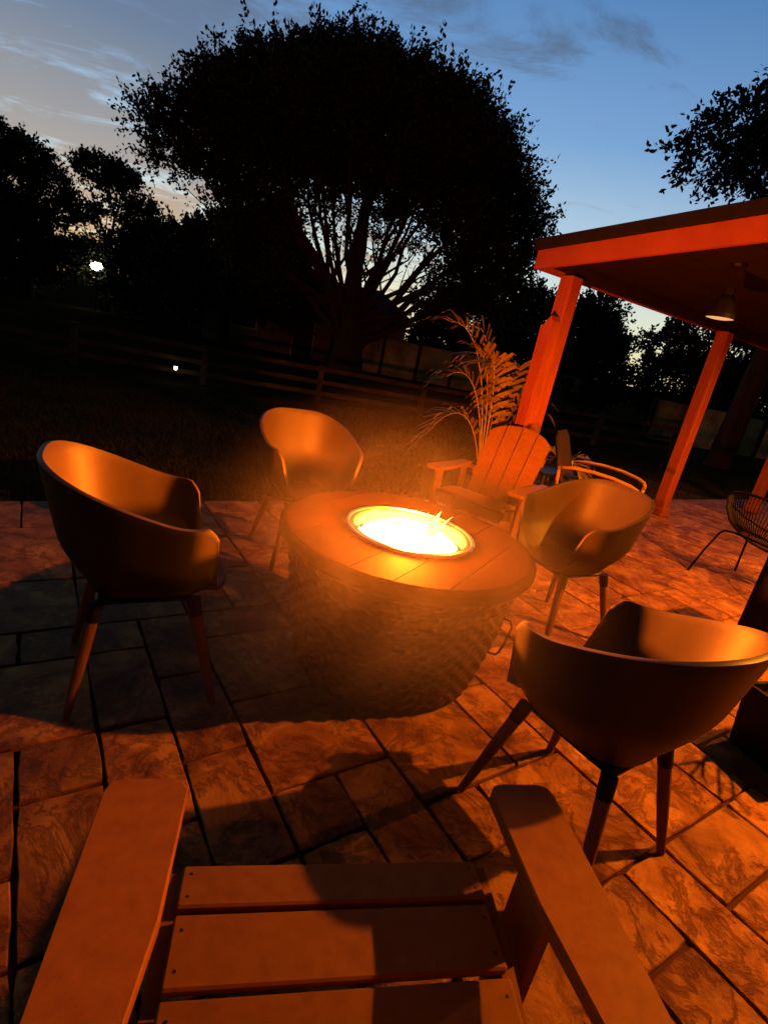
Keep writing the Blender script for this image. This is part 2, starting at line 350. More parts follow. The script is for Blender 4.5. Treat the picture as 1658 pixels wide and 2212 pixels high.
# woven body
n_t, n_r = 400, 18; V = []; F = []
for j in range(n_r * 4 + 1):
    t = j / (n_r * 4); z = .03 + t * .535; rad = .412 + .088 * t + .012 * math.sin(t * 3.14)
    row = int(t * n_r); ph = math.pi * (row % 2); rowp = math.sin((t * n_r % 1) * math.pi) ** .7 if t * n_r % 1 > 1e-6 else 0
    for k in range(n_t):
        th = 2 * math.pi * k / n_t; r_ = rad + rowp * (.004 + .0075 * math.sin(th * 40 + ph)); V.append((r_ * math.cos(th), r_ * math.sin(th), z))
for j in range(n_r * 4):
    for k in range(n_t): F.append((j * n_t + k, j * n_t + (k + 1) % n_t, (j + 1) * n_t + (k + 1) % n_t, (j + 1) * n_t + k))
frommesh('woven_body', V, F, MAT['wicker'], ft, True)
MB().lathe([(.30, 0), (.400, 0), (.410, .012), (.410, .034), (.30, .034)], 64).build('base_ring', MAT['blackmetal'], ft, 40)
MB().lathe([(.49, .555), (.512, .56), (.545, .585), (.557, .605), (.557, .632), (.548, .640), (.52, .6425), (.52, .61), (.49, .60)], 96, close=True).build('top_rim', MAT['tabletop'], ft, 50)
SD = R(62); sdir = Vector((math.cos(SD), math.sin(SD))); sn = Vector((sdir.y, -sdir.x))
hc_ = Vector((.003, .016))
seams = [-.60, -.43, -.27, -.11, .046, .207, .375, .60]
def plank_piece(n0, n1):
    "piece of the disc between two chords, hole cut out, may give two pieces"
    res = []; n0 += .0018; n1 -= .0018
    def chord(rad, cn, n): h = rad * rad - (n - cn) ** 2; return math.sqrt(h) if h > 0 else None
    ns = [n0 + (n1 - n0) * i / 10 for i in range(11)]
    Ro = .532; cn = hc_.dot(sn); cs = hc_.dot(sdir)
    top, bot, it, ib = [], [], [], []
    for n in ns:
        n_ = max(-Ro + 1e-4, min(Ro - 1e-4, n)); h = chord(Ro, 0, n_); top.append((n_, h)); bot.append((n_, -h))
        g = chord(HR + .012, cn, n_); it.append((n_, cs + (g or 0))); ib.append((n_, cs - (g or 0)))
    crosses = any(chord(HR + .012, cn, n) for n in ns)
    if crosses: return [top + it[::-1], ib + bot[::-1]]
    return [top + bot[::-1]]
for i in range(len(seams) - 1):
    for pc in plank_piece(seams[i], seams[i + 1]):
        pc2 = [tuple(sn * n + sdir * s_) for n, s_ in pc]
        keep = [pc2[0]]
        for p in pc2[1:]:
            if (Vector(p) - Vector(keep[-1])).length > 1e-4: keep.append(p)
        area = sum(keep[k][0] * keep[(k + 1) % len(keep)][1] - keep[(k + 1) % len(keep)][0] * keep[k][1] for k in range(len(keep)))
        if area < 0: keep.reverse()
        MB().prism(keep, .612, .6445).build('plank', MAT['tabletop'], ft)
MB().lathe([(.02, .585), (.49, .585), (.53, .60), (.53, .6115), (.27, .6115), (.27, .59), (.02, .59)], 64).build('underframe', MAT['blackmetal'], ft)
hcz = (hc_.x, hc_.y, 0)
ring = MB().lathe([(HR + .020, .6445), (HR + .019, .651), (HR + .010, .654), (HR + .003, .651), (HR + .001, .644), (HR - .006, .643), (HR - .010, .648), (HR - .017, .648), (HR - .021, .642), (HR - .022, .60), (HR - .018, .60), (HR + .012, .60), (HR + .012, .6445)], 96, hcz, close=True).build('burner_ring', MAT['steel'], ft, 60)
MB().lathe([(HR - .018, .635), (HR - .022, .61), (HR - .03, .58), (HR - .06, .55), (.02, .545)], 72, hcz).build('burner_bowl', MAT['steel'], ft, 60)
st = MB()
for k in range(260):
    r_ = (HR - .06) * math.sqrt(random.random()); q = random.uniform(0, 6.28); s_ = random.uniform(.008, .017)
    c_ = Vector((hc_.x + r_ * math.cos(q), hc_.y + r_ * math.sin(q), .552 + random.uniform(0, .014)))
    vs = [c_ + Vector((random.uniform(.7, 1.1) * x, random.uniform(.7, 1.1) * y, random.uniform(.6, 1) * z)) * s_ for x, y, z in ((1, 0, 0), (-1, 0, 0), (0, 1, 0), (0, -1, 0), (0, 0, 1), (0, 0, -1))]
    st.add(vs, [(0, 2, 4), (2, 1, 4), (1, 3, 4), (3, 0, 4), (2, 0, 5), (1, 2, 5), (3, 1, 5), (0, 3, 5)])
tag(st.build('lava_stones', MAT['stone'], ft), kind='stuff')
# tank door handle on the right of the body
ha = R(-18); hp = lambda r_, t, z: (r_ * math.cos(ha + t), r_ * math.sin(ha + t), z)
MB().tube([hp(.478, 0, .40), hp(.515, 0, .395), hp(.528, 0, .37), hp(.517, 0, .29), hp(.505, 0, .24), hp(.495, 0, .222), hp(.455, 0, .22)], .005, 8).build('door_handle', MAT['blackmetal'], ft, True)

# the fire in the bowl
fire = empty('fire', TC + Vector((hc_.x, hc_.y, .56)), label='bright flames filling the bowl of the fire table', cat='fire')
frng = random.Random(4)
def flame_mesh(h, r_, bend, m):
    mb = MB(); prof = [(0, .35), (.12, .85), (.28, 1), (.5, .78), (.72, .42), (.88, .18), (1, .02)]; n = 10; vs = []; tw = frng.uniform(0, 6)
    for t, k in prof:
        ox, oy = bend[0] * t * t + .15 * r_ * math.sin(t * 7 + tw), bend[1] * t * t + .15 * r_ * math.cos(t * 6 + tw)
        for i in range(n):
            q = 2 * math.pi * i / n; rr = r_ * k * (1 + .18 * math.sin(3 * q + tw + t * 4)); vs.append((ox + rr * math.cos(q), oy + rr * math.sin(q), t * h))
    fs = [(j * n + i, j * n + (i + 1) % n, (j + 1) * n + (i + 1) % n, (j + 1) * n + i) for j in range(6) for i in range(n)]
    mb.add(vs, fs + [tuple(range(60, 70))]); return mb.mesh('flame', m, True)
fm = [flame_mesh(frng.uniform(.06, .10), frng.uniform(.036, .05), (frng.uniform(-.02, .02), frng.uniform(-.02, .02)), MAT['flame']) for _ in range(7)]
k = 0
for rr, cnt in ((0, 1), (.06, 7), (.12, 13), (.18, 20), (.215, 24)):
    for i in range(cnt):
        q = 2 * math.pi * (i + frng.random() * .5) / cnt
        o = link('flame', fm[k % 7], fire); o.location = (rr * math.cos(q), rr * math.sin(q), 0); o.rotation_euler.z = frng.uniform(0, 6); s_ = (1 if rr < .1 else .85 if rr < .2 else .62) * frng.uniform(.85, 1.1); o.scale = (s_, s_, s_ * frng.uniform(.8, 1.15)); k += 1
for (dx, dy, h, r_, bend) in ((.10, .13, .15, .028, (.03, .0)), (.12, .125, .135, .011, (.07, .01)), (.085, .15, .12, .020, (-.01, .02))):
    o = link('flame', flame_mesh(h, r_, bend, MAT['flame_tip']), fire); o.location = (dx, dy, .01)
bd = MB(); bn = 40; br_ = 9
bv_ = []
for a_i in range(br_):
    rr = .232 * a_i / (br_ - 1)
    for b_i in range(bn):
        q = 2 * math.pi * b_i / bn; hz_ = .048 + .026 * mnoise.noise(Vector((rr * math.cos(q) * 22, rr * math.sin(q) * 22, 1.7))) ; hz_ *= 1 if a_i < br_ - 1 else .3
        bv_.append((rr * math.cos(q), rr * math.sin(q), hz_))
bd.add(bv_, [(a_i * bn + b_i, a_i * bn + (b_i + 1) % bn, (a_i + 1) * bn + (b_i + 1) % bn, (a_i + 1) * bn + b_i) for a_i in range(br_ - 1) for b_i in range(bn)]).build('flame_bed', MAT['flame'], fire, True)
ld = bpy.data.lights.new('fire_light', 'POINT'); ld.energy = FIRE_W; ld.color = FIRE_C; ld.shadow_soft_size = .035
lo = bpy.data.objects.new('fire_light', ld); col.objects.link(lo); lo.parent = fire; lo.location = (0, 0, .137)

# ------------------------------------------------------------------ moulded tub chairs
def tub_shell():
    nT, nS = 112, 26; V = []; F = []
    def sm(x, a, b): t = max(0, min(1, (x - a) / (b - a))); return t * t * (3 - 2 * t)
    for j in range(nS + 1):
        s = j / nS
        for i in range(nT):
            th = 2 * math.pi * i / nT                       # 0 = front (+X)
            d = abs((th + math.pi) % (2 * math.pi) - math.pi)   # angle from the front
            ce, se = math.cos(th), math.sin(th)
            ex = 2.7
            sup = (abs(ce) ** ex + abs(se) ** ex) ** (-1 / ex)
            wall = sm(d, R(43.5), R(47.5))
            arm_top = .715 + (.87 - .715) * sm(d, R(58), R(162))
            rim_z = .440 * (1 - wall) + (arm_top - .055 * (1 - sm(d, R(45.5), R(58))) ** 1.5) * wall
            Rx = .285 if ce > 0 else .275
            Ry = .292
            seat_z = .42 - .02 * (1 - s)
            # profile: shallow pan, then walls that flare out sideways and to the back; front edge stays forward
            if s < .38:
                k_ = s / .38; fx = (.84 if ce > 0 else .66) * k_; fy = .60 * k_; z = .402 + .016 * k_ ** 2
            else:
                t = (s - .38) / .62; e1 = sm(t, 0, .55) * .55 + t * .45
                fx = .84 + .16 * t ** .8 if ce > 0 else .66 + .37 * e1
                fy = .60 + .44 * (e1 * wall + .55 * t * (1 - wall))
                z = .418 + (rim_z - .418) * (t ** (1.22 if wall > .5 else 1.0))
            x = Rx * fx * sup * ce; y = Ry * fy * sup * se
            if ce < 0: x -= .045 * max(0, (z - .42) / .42) * (-ce)          # back leans out
            V.append((x, y, z))
    for j in range(nS):
        for i in range(nT): F.append((j * nT + i, j * nT + (i + 1) % nT, (j + 1) * nT + (i + 1) % nT, (j + 1) * nT + i))
    o = frommesh('shell', V, F[nT:] if False else F, MAT['shell'], None, True)
    m = o.modifiers.new('solid', 'SOLIDIFY'); m.thickness = .016; m.offset = -1
    b_ = o.modifiers.new('bev', 'BEVEL'); b_.width = .005; b_.segments = 2; b_.limit_method = 'ANGLE'; b_.angle_limit = R(50)
    return o
def make_tub():
    root = empty('tub_chair')
    sh_ = tub_shell(); sh_.parent = root
    MB().box((0, 0, .388), (.32, .28, .022), bevel=.008).build('seat_frame', MAT['blackmetal'], root)
    for sx in (1, -1):
        for sy in (1, -1):
            t0 = Vector((sx * .155, sy * .150, .399)); t1 = Vector((sx * .238, sy * .238, 0)); j = t0.lerp(t1, .16)
            lg = MB().tube([j, t0.lerp(t1, .45), t0.lerp(t1, .75), t1], [.0215, .020, .0165, .013], 14).build('leg', MAT['legwood'], root, 40)
            MB().tube([t0, j + (t1 - t0) * .004], [.0245, .023], 14).build('leg_socket', MAT['blackmetal'], lg, 40)
    return root
tub = make_tub()
chairs = [((-.825, 1.76), 29, 'dark tub chair with wooden legs beside the patio edge, left of the flames'),
          ((-.51, 3.16), -58, 'dark tub chair at the lawn edge, its back towards the big tree'),
          ((1.07, 2.87), 210, 'dark tub chair standing in front of the bent-arm lounge chair'),
          ((.785, 1.435), 127, 'dark tub chair seen from behind, beside the wooden armchair with wide arms')]
for i, ((x, y), ang, lab) in enumerate(chairs):
    c = tub if i == 0 else copy_tree(tub)
    c.location = (x, y, .002); c.rotation_euler.z = R(ang); tag(c, lab, 'chair', 'tub chairs round the fire table')

# ------------------------------------------------------------------ Adirondack chairs (local: +Y forward, X right, origin under the front edge)
def make_adir(name, label, scale=1.0):
    root = empty(name, label=label, cat='armchair', group='slatted armchairs'); PM = MAT['poly']
    def arm(s):
        out = [(.318, .005), (.332, .022), (.350, .028), (.440, .028), (.458, .020), (.466, .002), (.466, -.05), (.458, -.40), (.448, -.66), (.36, -.66), (.345, -.45), (.318, -.24)]
        pts = [(s * x, y) for x, y in out]; pts = pts if s > 0 else pts[::-1]
        return MB().prism(pts, .502, .53, .004).build('arm_rest', PM, root)
    for s in (1, -1):
        arm(s)
        lg = MB().box((s * .405, -.13, .25), (.028, .125, .50), bevel=.004).build('front_leg', PM, root)
        br = MB(); o_ = [(0, .502), (.075, .502), (.070, .44), (.045, .385), (0, .345)]
        vs = [(s * (.419 + x * .45), -.145 + dy, z) for dy in (-.014, .014) for x, z in o_]; br.add(vs, [(4, 3, 2, 1, 0), (5, 6, 7, 8, 9)] + [(i, (i + 1) % 5, 5 + (i + 1) % 5, 5 + i) for i in range(5)]); br.build('arm_bracket', PM, root)
        # stringer: seat rail running back and down to the ground
        st_ = MB(); prof = [(-.03, .275), (-.03, .345), (-.20, .330), (-.46, .255), (-.80, .10), (-.93, .0), (-.80, .0), (-.62, .08), (-.30, .225)]
        vs = [(s * .322 + dx, y, z) for dx in (-.014, .014) for y, z in prof]; n = len(prof)
        st_.add(vs, [tuple(range(n)), tuple(range(2 * n - 1, n - 1, -1))] + [(i, n + i, n + (i + 1) % n, (i + 1) % n) for i in range(n)]); st_.build('side_rail', PM, root)
    # seat slats
    ys = [(-.022, .352, -4, .086), (-.118, .350, 2, .118), (-.246, .337, 8, .118), (-.372, .312, 12, .118), (-.497, .280, 14, .10)]
    for i, (y, z, a, sw) in enumerate(ys):
        Mt = Matrix.Rotation(R(a), 4, 'X')
        sl = MB().box((0, y - sw / 2, z - .003), (.618, sw, .022), bevel=.004, M=Mt).build('seat_slat', PM, root)
        for s in (1, -1):
            for dy in (-sw * .27, sw * .27):
                p = Vector((s * .292, y - sw / 2, z - .003)) + Mt @ Vector((0, dy, .0105)); MB().lathe([(.0001, .0012), (.003, .0012), (.0036, 0)], 8, p).build('screw', MAT['screw'], sl)
    MB().box((0, -.040, .285), (.612, .024, .085), bevel=.004).build('front_apron', PM, root)
    # back slats, rounded top
    lean = Matrix.Translation((0, -.49, .245)) @ Matrix.Rotation(R(24), 4, 'X')
    nsl = 4; wd = .142; gap = .012
    for i in range(nsl):
        xc = (i - (nsl - 1) / 2) * (wd + gap); x0, x1 = xc - wd / 2, xc + wd / 2
        top = [(x0 + (x1 - x0) * k / 8) for k in range(9)]; T = lambda x: .60 + .15 * math.sqrt(max(0, 1 - (x / .315) ** 2)) ** 1.0
        fan = lambda x, z: x * (.90 + .12 * z / .75)
        out = [(fan(x0, 0), 0), (fan(x1, 0), 0)] + [(fan(x, T(x)), T(x)) for x in top[::-1]]
        n = len(out); vs = [(x, -.011, z) for x, z in out] + [(x, .011, z) for x, z in out]
        mb = MB().add(vs, [tuple(range(n)), tuple(range(2 * n - 1, n - 1, -1))] + [(k, n + k, n + (k + 1) % n, (k + 1) % n) for k in range(n)]).xf(lean)
        mb.build('back_slat', PM, root)
    for zz_ in (.26, .50): MB().box((0, -.027, zz_), (.62 if zz_ < .4 else .60, .026, .07)).xf(lean).build('back_batten', PM, root)
    MB().box((0, -.655, .487), (.90, .09, .026), bevel=.004).build('arm_tie', PM, root)
    for s in (1, -1): MB().box((s * .405, -.60, .235), (.028, .09, .47), bevel=.004).build('rear_leg', PM, root)
    return root
near = make_adir('adirondack_chair', 'wide-armed slatted garden chair facing the fire table, empty seat with screwed slats')
near.location = (.045, .865, 0); near.rotation_euler.z = R(13.1)
far = make_adir('adirondack_chair', 'slatted garden chair with rounded back in front of the red corner post')
far.location = (.63, 4.05, 0); far.rotation_euler.z = R(146); far.scale = (.93, .92, .97) 

# ------------------------------------------------------------------ pavilion
UD, VD = Bv, Av
P1 = Vector((1.10, 4.87, 0)); RZ0, RS = 2.19, .095
def PV(u, v, z=0): return P1 + UD * u + VD * v + Vector((0, 0, z))
pav = empty('pavilion', P1, label='open pavilion with red timber posts, dark ceiling and sloping roof', cat='pavilion')
def pbuild(mb, name, m, parent=pav, sm_=False):
    mb.v = [tuple(Vector(p) - P1) for p in mb.v]; return mb.build(name, m, parent, sm_)
def pbox(u0, u1, v0, v1, zlo, zhi, slope=True):
    "box in pavilion axes whose bottom and top follow the roof slope; zlo, zhi relative to the slope"
    vs = []
    for zo in (zlo, zhi):
        for u, v in ((u0, v0), (u1, v0), (u1, v1), (u0, v1)): vs.append(PV(u, v, RZ0 + (RS * v if slope else 0) + zo))
    return MB().add(vs, [(0, 1, 2, 3), (7, 6, 5, 4)] + [(i, i + 4, (i + 1) % 4 + 4, (i + 1) % 4) for i in range(4)])
UL, VL = 7.6, 7.2
pbuild(pbox(-.10, -.06, -.30, VL, .035, .182), 'rake_fascia', MAT['timber_h'])
pbuild(pbox(-.06, UL, -.30, -.262, .038, .178), 'eave_fascia', MAT['timber_h'])
nb = 46
for i in range(nb):      # ceiling boards run along the eave
    v0 = -.258 + (VL + .258) * i / nb; v1 = -.258 + (VL + .258) * (i + 1) / nb
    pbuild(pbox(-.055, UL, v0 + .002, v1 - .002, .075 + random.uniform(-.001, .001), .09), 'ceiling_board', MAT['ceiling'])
pbuild(pbox(-.13, UL + .03, -.34, VL, .186, .268), 'roof', MAT['roof'])
pbuild(pbox(-.055, UL, -.25, VL, .092, .182), 'roof_deck', MAT['roof'])
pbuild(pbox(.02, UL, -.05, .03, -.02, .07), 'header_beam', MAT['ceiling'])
for i, u in enumerate((0, 2.66, 5.2)):
    p = MB()
    def post(u, v, wd, z0, z1, dp=None):
        c = PV(u, v); return MB().box((c.x, c.y, (z0 + z1) / 2), (dp or wd, wd, z1 - z0), rz=AA, bevel=.008)
    po = pbuild(post(u + .06, .0, .135, 0, RZ0 - .015), 'post', MAT['timber'])
    pbuild(post(u + .06, 0, .175, 0, .10), 'post_base', MAT['timber'], po) if i else None
    if i == 0:
        # side board fixed to the outer face of the corner post, notched at its head
        c = PV(-.035, .012); b0 = MB(); out = [(-.055, .55), (.055, .55), (.055, 1.80), (.030, 1.84), (-.030, 1.76), (-.055, 1.76)]
        vs = [c + Av * x + Bv * t + Vector((0, 0, z)) for t in (-.075, .024) for x, z in out]; n = len(out)
        b0.add(vs, [tuple(range(n - 1, -1, -1)), tuple(range(n, 2 * n))] + [(k, (k + 1) % n, n + (k + 1) % n, n + k) for k in range(n)])
        pbuild(b0, 'side_board', MAT['timber'], po)
# far-side posts of the pavilion, outside the picture
for u, v in ((0.06, 6.6), (5.26, 6.6)): pbuild(post(u, v, .135, 0, RZ0 + RS * v - .01), 'post', MAT['timber'])

# pendants under the pavilion ceiling
def pendant(loc, drop, label, bulbmat, energy=0, size=1.0):
    top = RZ0 + .074 + RS * ((Vector(loc) - P1).dot(VD)); z = loc[2]
    pn = empty('pendant_lamp', (loc[0], loc[1], z), label=label, cat='lamp')
    s_ = size
    MB().lathe([(.0001, top - z - .02), (.05, top - z - .02), (.055, top - z), (.0001, top - z)], 20).build('canopy', MAT['blackmetal'], pn)
    MB().tube([(0, 0, .20 * s_), (0, 0, top - z - .01)], .006, 8).build('stem', MAT['blackmetal'], pn)
    MB().lathe([(.0001, .215 * s_), (.03 * s_, .215 * s_), (.038 * s_, .16 * s_), (.06 * s_, .13 * s_), (.094 * s_, .03 * s_), (.098 * s_, 0), (.094 * s_, 0), (.088 * s_, .03 * s_), (.056 * s_, .12 * s_), (.0001, .15 * s_)], 32).build('shade', MAT['blackmetal'], pn, 50)
    MB().lathe([(.0001, -.006), (.06 * s_, -.004), (.0935 * s_, .003)], 28).build('diffuser', bulbmat, pn, True)
    if energy:
        l_ = bpy.data.lights.new('pendant_light', 'SPOT'); l_.energy = energy; l_.color = LAMP_C; l_.spot_size = R(172); l_.spot_blend = .25; l_.shadow_soft_size = .035
        q = bpy.data.objects.new('pendant_light', l_); col.objects.link(q); q.parent = pn; q.location = (0, 0, -.012)
    return pn
pendant((2.12, 4.28, 2.0), .3, 'small black cone pendant with a dim warm diffuser under the pavilion', MAT['bulb_dim'])
def ceiling_light(LX, LY, power, label):
    LZ = RZ0 + .073 + RS * ((Vector((LX, LY, 0)) - P1).dot(VD))
    cl_ = empty('ceiling_light', (LX, LY, LZ), label=label, cat='lamp', group='ceiling lights under the pavilion')
    MB().lathe([(.0001, .004), (.16, .004), (.165, -.03), (.15, -.032), (.148, -.01), (.0001, -.01)], 32).build('housing', MAT['blackmetal'], cl_, 50)
    MB().lathe([(.0001, -.034), (.08, -.032), (.147, -.020)], 32).build('diffuser', MAT['bulb'], cl_, True)
    l_ = bpy.data.lights.new('ceiling_lamp', 'SPOT'); l_.energy = power; l_.color = LAMP_C; l_.spot_size = R(169); l_.spot_blend = .45; l_.shadow_soft_size = .035
    q = bpy.data.objects.new('ceiling_lamp', l_); col.objects.link(q); q.parent = cl_; q.location = (0, 0, -.045)
ceiling_light(3.2, 2.32, LAMP_W, 'lit round ceiling light near the open side of the pavilion')
ceiling_light(5.0, 4.1, LAMP_W * .45, 'lit round ceiling light above the back of the pavilion floor')

# ------------------------------------------------------------------ potted palm by the corner post
def frond(root, base, az, length, rise, droop, nl, seed, ll=.30):
    r_ = random.Random(seed); d = Vector((math.cos(az), math.sin(az), 0)); pts = []
    for i in range(13):
        t = i / 12; pts.append(base + d * (length * (.18 * t + .82 * t ** 1.5) * .8) + Vector((0, 0, rise * math.sin(min(1, t * 1.05) * 1.5) - droop * t ** 3)))
    fr = MB().tube(pts, [.009 - .0065 * i / 12 for i in range(13)], 6).build('frond', MAT['palmstem'], root, True)
    lf = MB(); side = d.cross(Vector((0, 0, 1))).normalized()
    for k in range(nl):
        t = .34 + .66 * k / (nl - 1); f = t * 12; i = min(11, int(f)); p = pts[i].lerp(pts[i + 1], f - i); tg = (pts[i + 1] - pts[i]).normalized(); nrm = side.cross(tg).normalized()
        for s in (1, -1):
            l_ = ll * (.55 + .9 * math.sin(min(1, (t - .25) * 1.25) * 2.6) * .55) * r_.uniform(.85, 1.15); ang = .62 + .35 * (1 - t) + r_.uniform(-.1, .1)
            dr = (tg * math.cos(ang) + side * s * math.sin(ang) + nrm * .38).normalized(); wv = dr.cross(nrm).normalized() * (.016 + .006 * r_.random())
            m1 = p + dr * l_ * .35 + Vector((0, 0, -.01)); m2 = p + dr * l_ * .75 + Vector((0, 0, -.05 * l_ / .3)); e_ = p + dr * l_ + Vector((0, 0, -.12 * l_ / .3))
            lf.add([p - wv * .4, p + wv * .4, m1 + wv, m1 - wv, m2 + wv * .8, m2 - wv * .8, e_], [(0, 1, 2, 3), (3, 2, 4, 5), (5, 4, 6)])
    lf.build('leaflets', MAT['palm'], fr)
def potted_palm(loc, label, specs, pr=.17, ph=.34, ll=.30):
    pp = empty('potted_palm', loc, label=label, cat='potted palm')
    MB().lathe([(.001, 0), (pr * .72, 0), (pr * .95, ph * .8), (pr, ph * .86), (pr * 1.05, ph * .88), (pr * 1.05, ph), (pr * .93, ph), (pr * .9, ph * .9), (.001, ph * .9)], 32).build('pot', MAT['pot'], pp, 50)
    MB().lathe([(.001, ph * .915), (pr * .9, ph * .905)], 24).build('soil', MAT['soil'], pp)
    for k, (az, ln, ri, dr) in enumerate(specs):
        q = R(az); frond(pp, Vector((.03 * math.cos(q), .03 * math.sin(q), ph * .9)), q, ln, ri, dr, 13, k + 5, ll)
    return pp
potted_palm((.84, 5.02, .0), 'potted areca palm with arching fronds beside the red corner post',
            [(188, .72, 1.40, .06), (175, .45, 1.42, .08), (182, .62, 1.10, .22), (200, .42, 1.22, .1), (20, .4, 1.0, .2), (95, .45, 1.05, .3), (188, .72, .84, .5), (60, .35, 1.2, .15), (340, .4, .8, .35), (220, .3, 1.18, .1)])
potted_palm((1.72, 5.75, .0), 'low leafy plant in a pot behind the pavilion corner post',
            [(250, .4, .50, .25), (300, .45, .5, .3), (350, .4, .55, .3), (100, .4, .55, .3), (200, .35, .5, .3)], .13, .24, .17)

# ------------------------------------------------------------------ sling lounge chair with pale bent arms
lc = empty('lounge_chair', (1.95, 4.98, 0), R(-28), label='low lounge chair with charcoal sling back and pale bent arms', cat='lounge chair')
for s in (1, -1):
    pts = [(-.33, s * .28, .60), (-.22, s * .285, .622), (-.05, s * .29, .632), (.12, s * .29, .625), (.27, s * .285, .600), (.335, s * .28, .575), (.352, s * .28, .545), (.35, s * .28, .515)]
    MB().tube(pts, .0165, 12).build('arm', MAT['cane'], lc, True)
    MB().tube([(.35, s * .28, .53), (.335, s * .285, .30), (.37, s * .29, 0)], [.016, .016, .014], 12).build('front_leg', MAT['cane'], lc, True)
    MB().tube([(-.36, s * .26, .60), (-.33, s * .27, .30), (-.44, s * .28, 0)], [.015, .016, .013], 12).build('rear_leg', MAT['cane'], lc, True)
    MB().tube([(.34, s * .27, .34), (0, s * .27, .315), (-.33, s * .265, .28)], .013, 10).build('seat_rail', MAT['cane'], lc, True)
def curved_panel(pts, hw, th, bulge=0.):
    mb = MB(); n = len(pts); vs = []
    for i, (x, z) in enumerate(pts):
        tx, tz = pts[min(i + 1, n - 1)][0] - pts[max(i - 1, 0)][0], pts[min(i + 1, n - 1)][1] - pts[max(i - 1, 0)][1]; l_ = math.hypot(tx, tz); nx_, nz_ = -tz / l_, tx / l_
        w_ = hw * (1 - .35 * max(0, (i / (n - 1) - .8) / .2) ** 2) if bulge else hw
        for k in range(7):
            y = -w_ + 2 * w_ * k / 6
            for t in (0, th): vs.append((x + nx_ * t, y, z + nz_ * t))
    for i in range(n - 1):
        for k in range(6):
            a = (i * 7 + k) * 2; b_ = (i * 7 + k + 1) * 2; c_ = ((i + 1) * 7 + k) * 2; d_ = ((i + 1) * 7 + k + 1) * 2
            mb.f += [(a, c_, d_, b_), (a + 1, b_ + 1, d_ + 1, c_ + 1)]
        a, c_ = i * 14, (i + 1) * 14; mb.f += [(a, a + 1, c_ + 1, c_), (a + 12, c_ + 12, c_ + 13, a + 13)]
    e_ = (n - 1) * 14
    for k in range(6): mb.f += [(k * 2, k * 2 + 2, k * 2 + 3, k * 2 + 1), (e_ + k * 2, e_ + k * 2 + 1, e_ + k * 2 + 3, e_ + k * 2 + 2)]
    mb.v = vs; return mb
curved_panel([(.34, .355), (.20, .35), (.05, .335), (-.1, .315), (-.22, .305)], .25, .03).build('seat', MAT['fabric'], lc, True)
curved_panel([(-.20, .31), (-.27, .40), (-.34, .55), (-.40, .70), (-.45, .83), (-.48, .90)], .25, .028, 1).build('backrest', MAT['fabric'], lc, True)
MB().tube([(-.345, -.27, .50), (-.36, 0, .50), (-.345, .27, .50)], .012, 10).build('crossbar', MAT['cane'], lc, True)

# small dark wire side table left of the lounge chair
sd = empty('side_table', (1.50, 5.15, 0), R(20), label='small dark square side table with thin legs beside the lounge chair', cat='side table')
MB().box((0, 0, .50), (.40, .40, .022), bevel=.005).build('top', MAT['cabinet'], sd)
for sx in (1, -1):
    for sy in (1, -1): MB().box((sx * .18, sy * .18, .245), (.022, .022, .488)).build('leg', MAT['cane'] if False else MAT['fence'], sd)
MB().box((0, 0, .14), (.36, .36, .016), bevel=.004).build('shelf', MAT['cabinet'], sd)

# ------------------------------------------------------------------ round string chair at the pavilion
sc_ = empty('string_chair', (3.13, 4.32, 0), R(205), label='round black string chair on thin steel legs under the pavilion', cat='chair')
tilt = Matrix.Translation((0, 0, .46)) @ Matrix.Rotation(R(-28), 4, 'Y')
def sp(th, rr, z): return tilt @ Vector((rr * math.cos(th), rr * math.sin(th) * 1.02, z))
NR = 40
hoop = [sp(2 * math.pi * i / 48, .40, .16) for i in range(49)]; MB().tube(hoop, .012, 8, False).build('upper_hoop', MAT['blackmetal'], sc_, True)
hoop2 = [sp(2 * math.pi * i / 32, .165, -.06) for i in range(33)]; MB().tube(hoop2, .009, 8, False).build('lower_hoop', MAT['blackmetal'], sc_, True)
for i in range(84):
    th = 2 * math.pi * i / 84; pts = [sp(th, .40, .16), sp(th, .36, .07), sp(th, .29, -.01), sp(th, .22, -.045), sp(th, .165, -.06)]
    MB().tube(pts, .0044, 5, False).build('string', MAT['cord'], sc_, True)
for i in range(12):
    y = -.15 + .3 * i / 11; h = math.sqrt(max(0, .165 ** 2 - y * y)); MB().tube([tilt @ Vector((-h, y, -.06)), tilt @ Vector((h, y, -.06))], .0044, 5, False).build('string', MAT['cord'], sc_, True)
for sx, sy in ((1, 1), (1, -1), (-1, 1), (-1, -1)):
    a = Vector((sx * .20, sy * .24, .40 - sx * -.03)); f_ = Vector((sx * .30 + (.02 if sx > 0 else -.02), sy * .30, .004))
    MB().tube([Vector((sx * .08, sy * .16, .415)), Vector((sx * .17, sy * .22, .42)), Vector((sx * .20, sy * .24, .39)), a.lerp(f_, .5), f_], .0095, 8).build('leg', MAT['blackmetal'], sc_, True)
MB().tube([(.10, .18, .415), (.10, -.18, .415)], .009, 8).build('seat_bar', MAT['blackmetal'], sc_, True); MB().tube([(-.10, .18, .415), (-.10, -.18, .415)], .009, 8).build('seat_bar', MAT['blackmetal'], sc_, True)

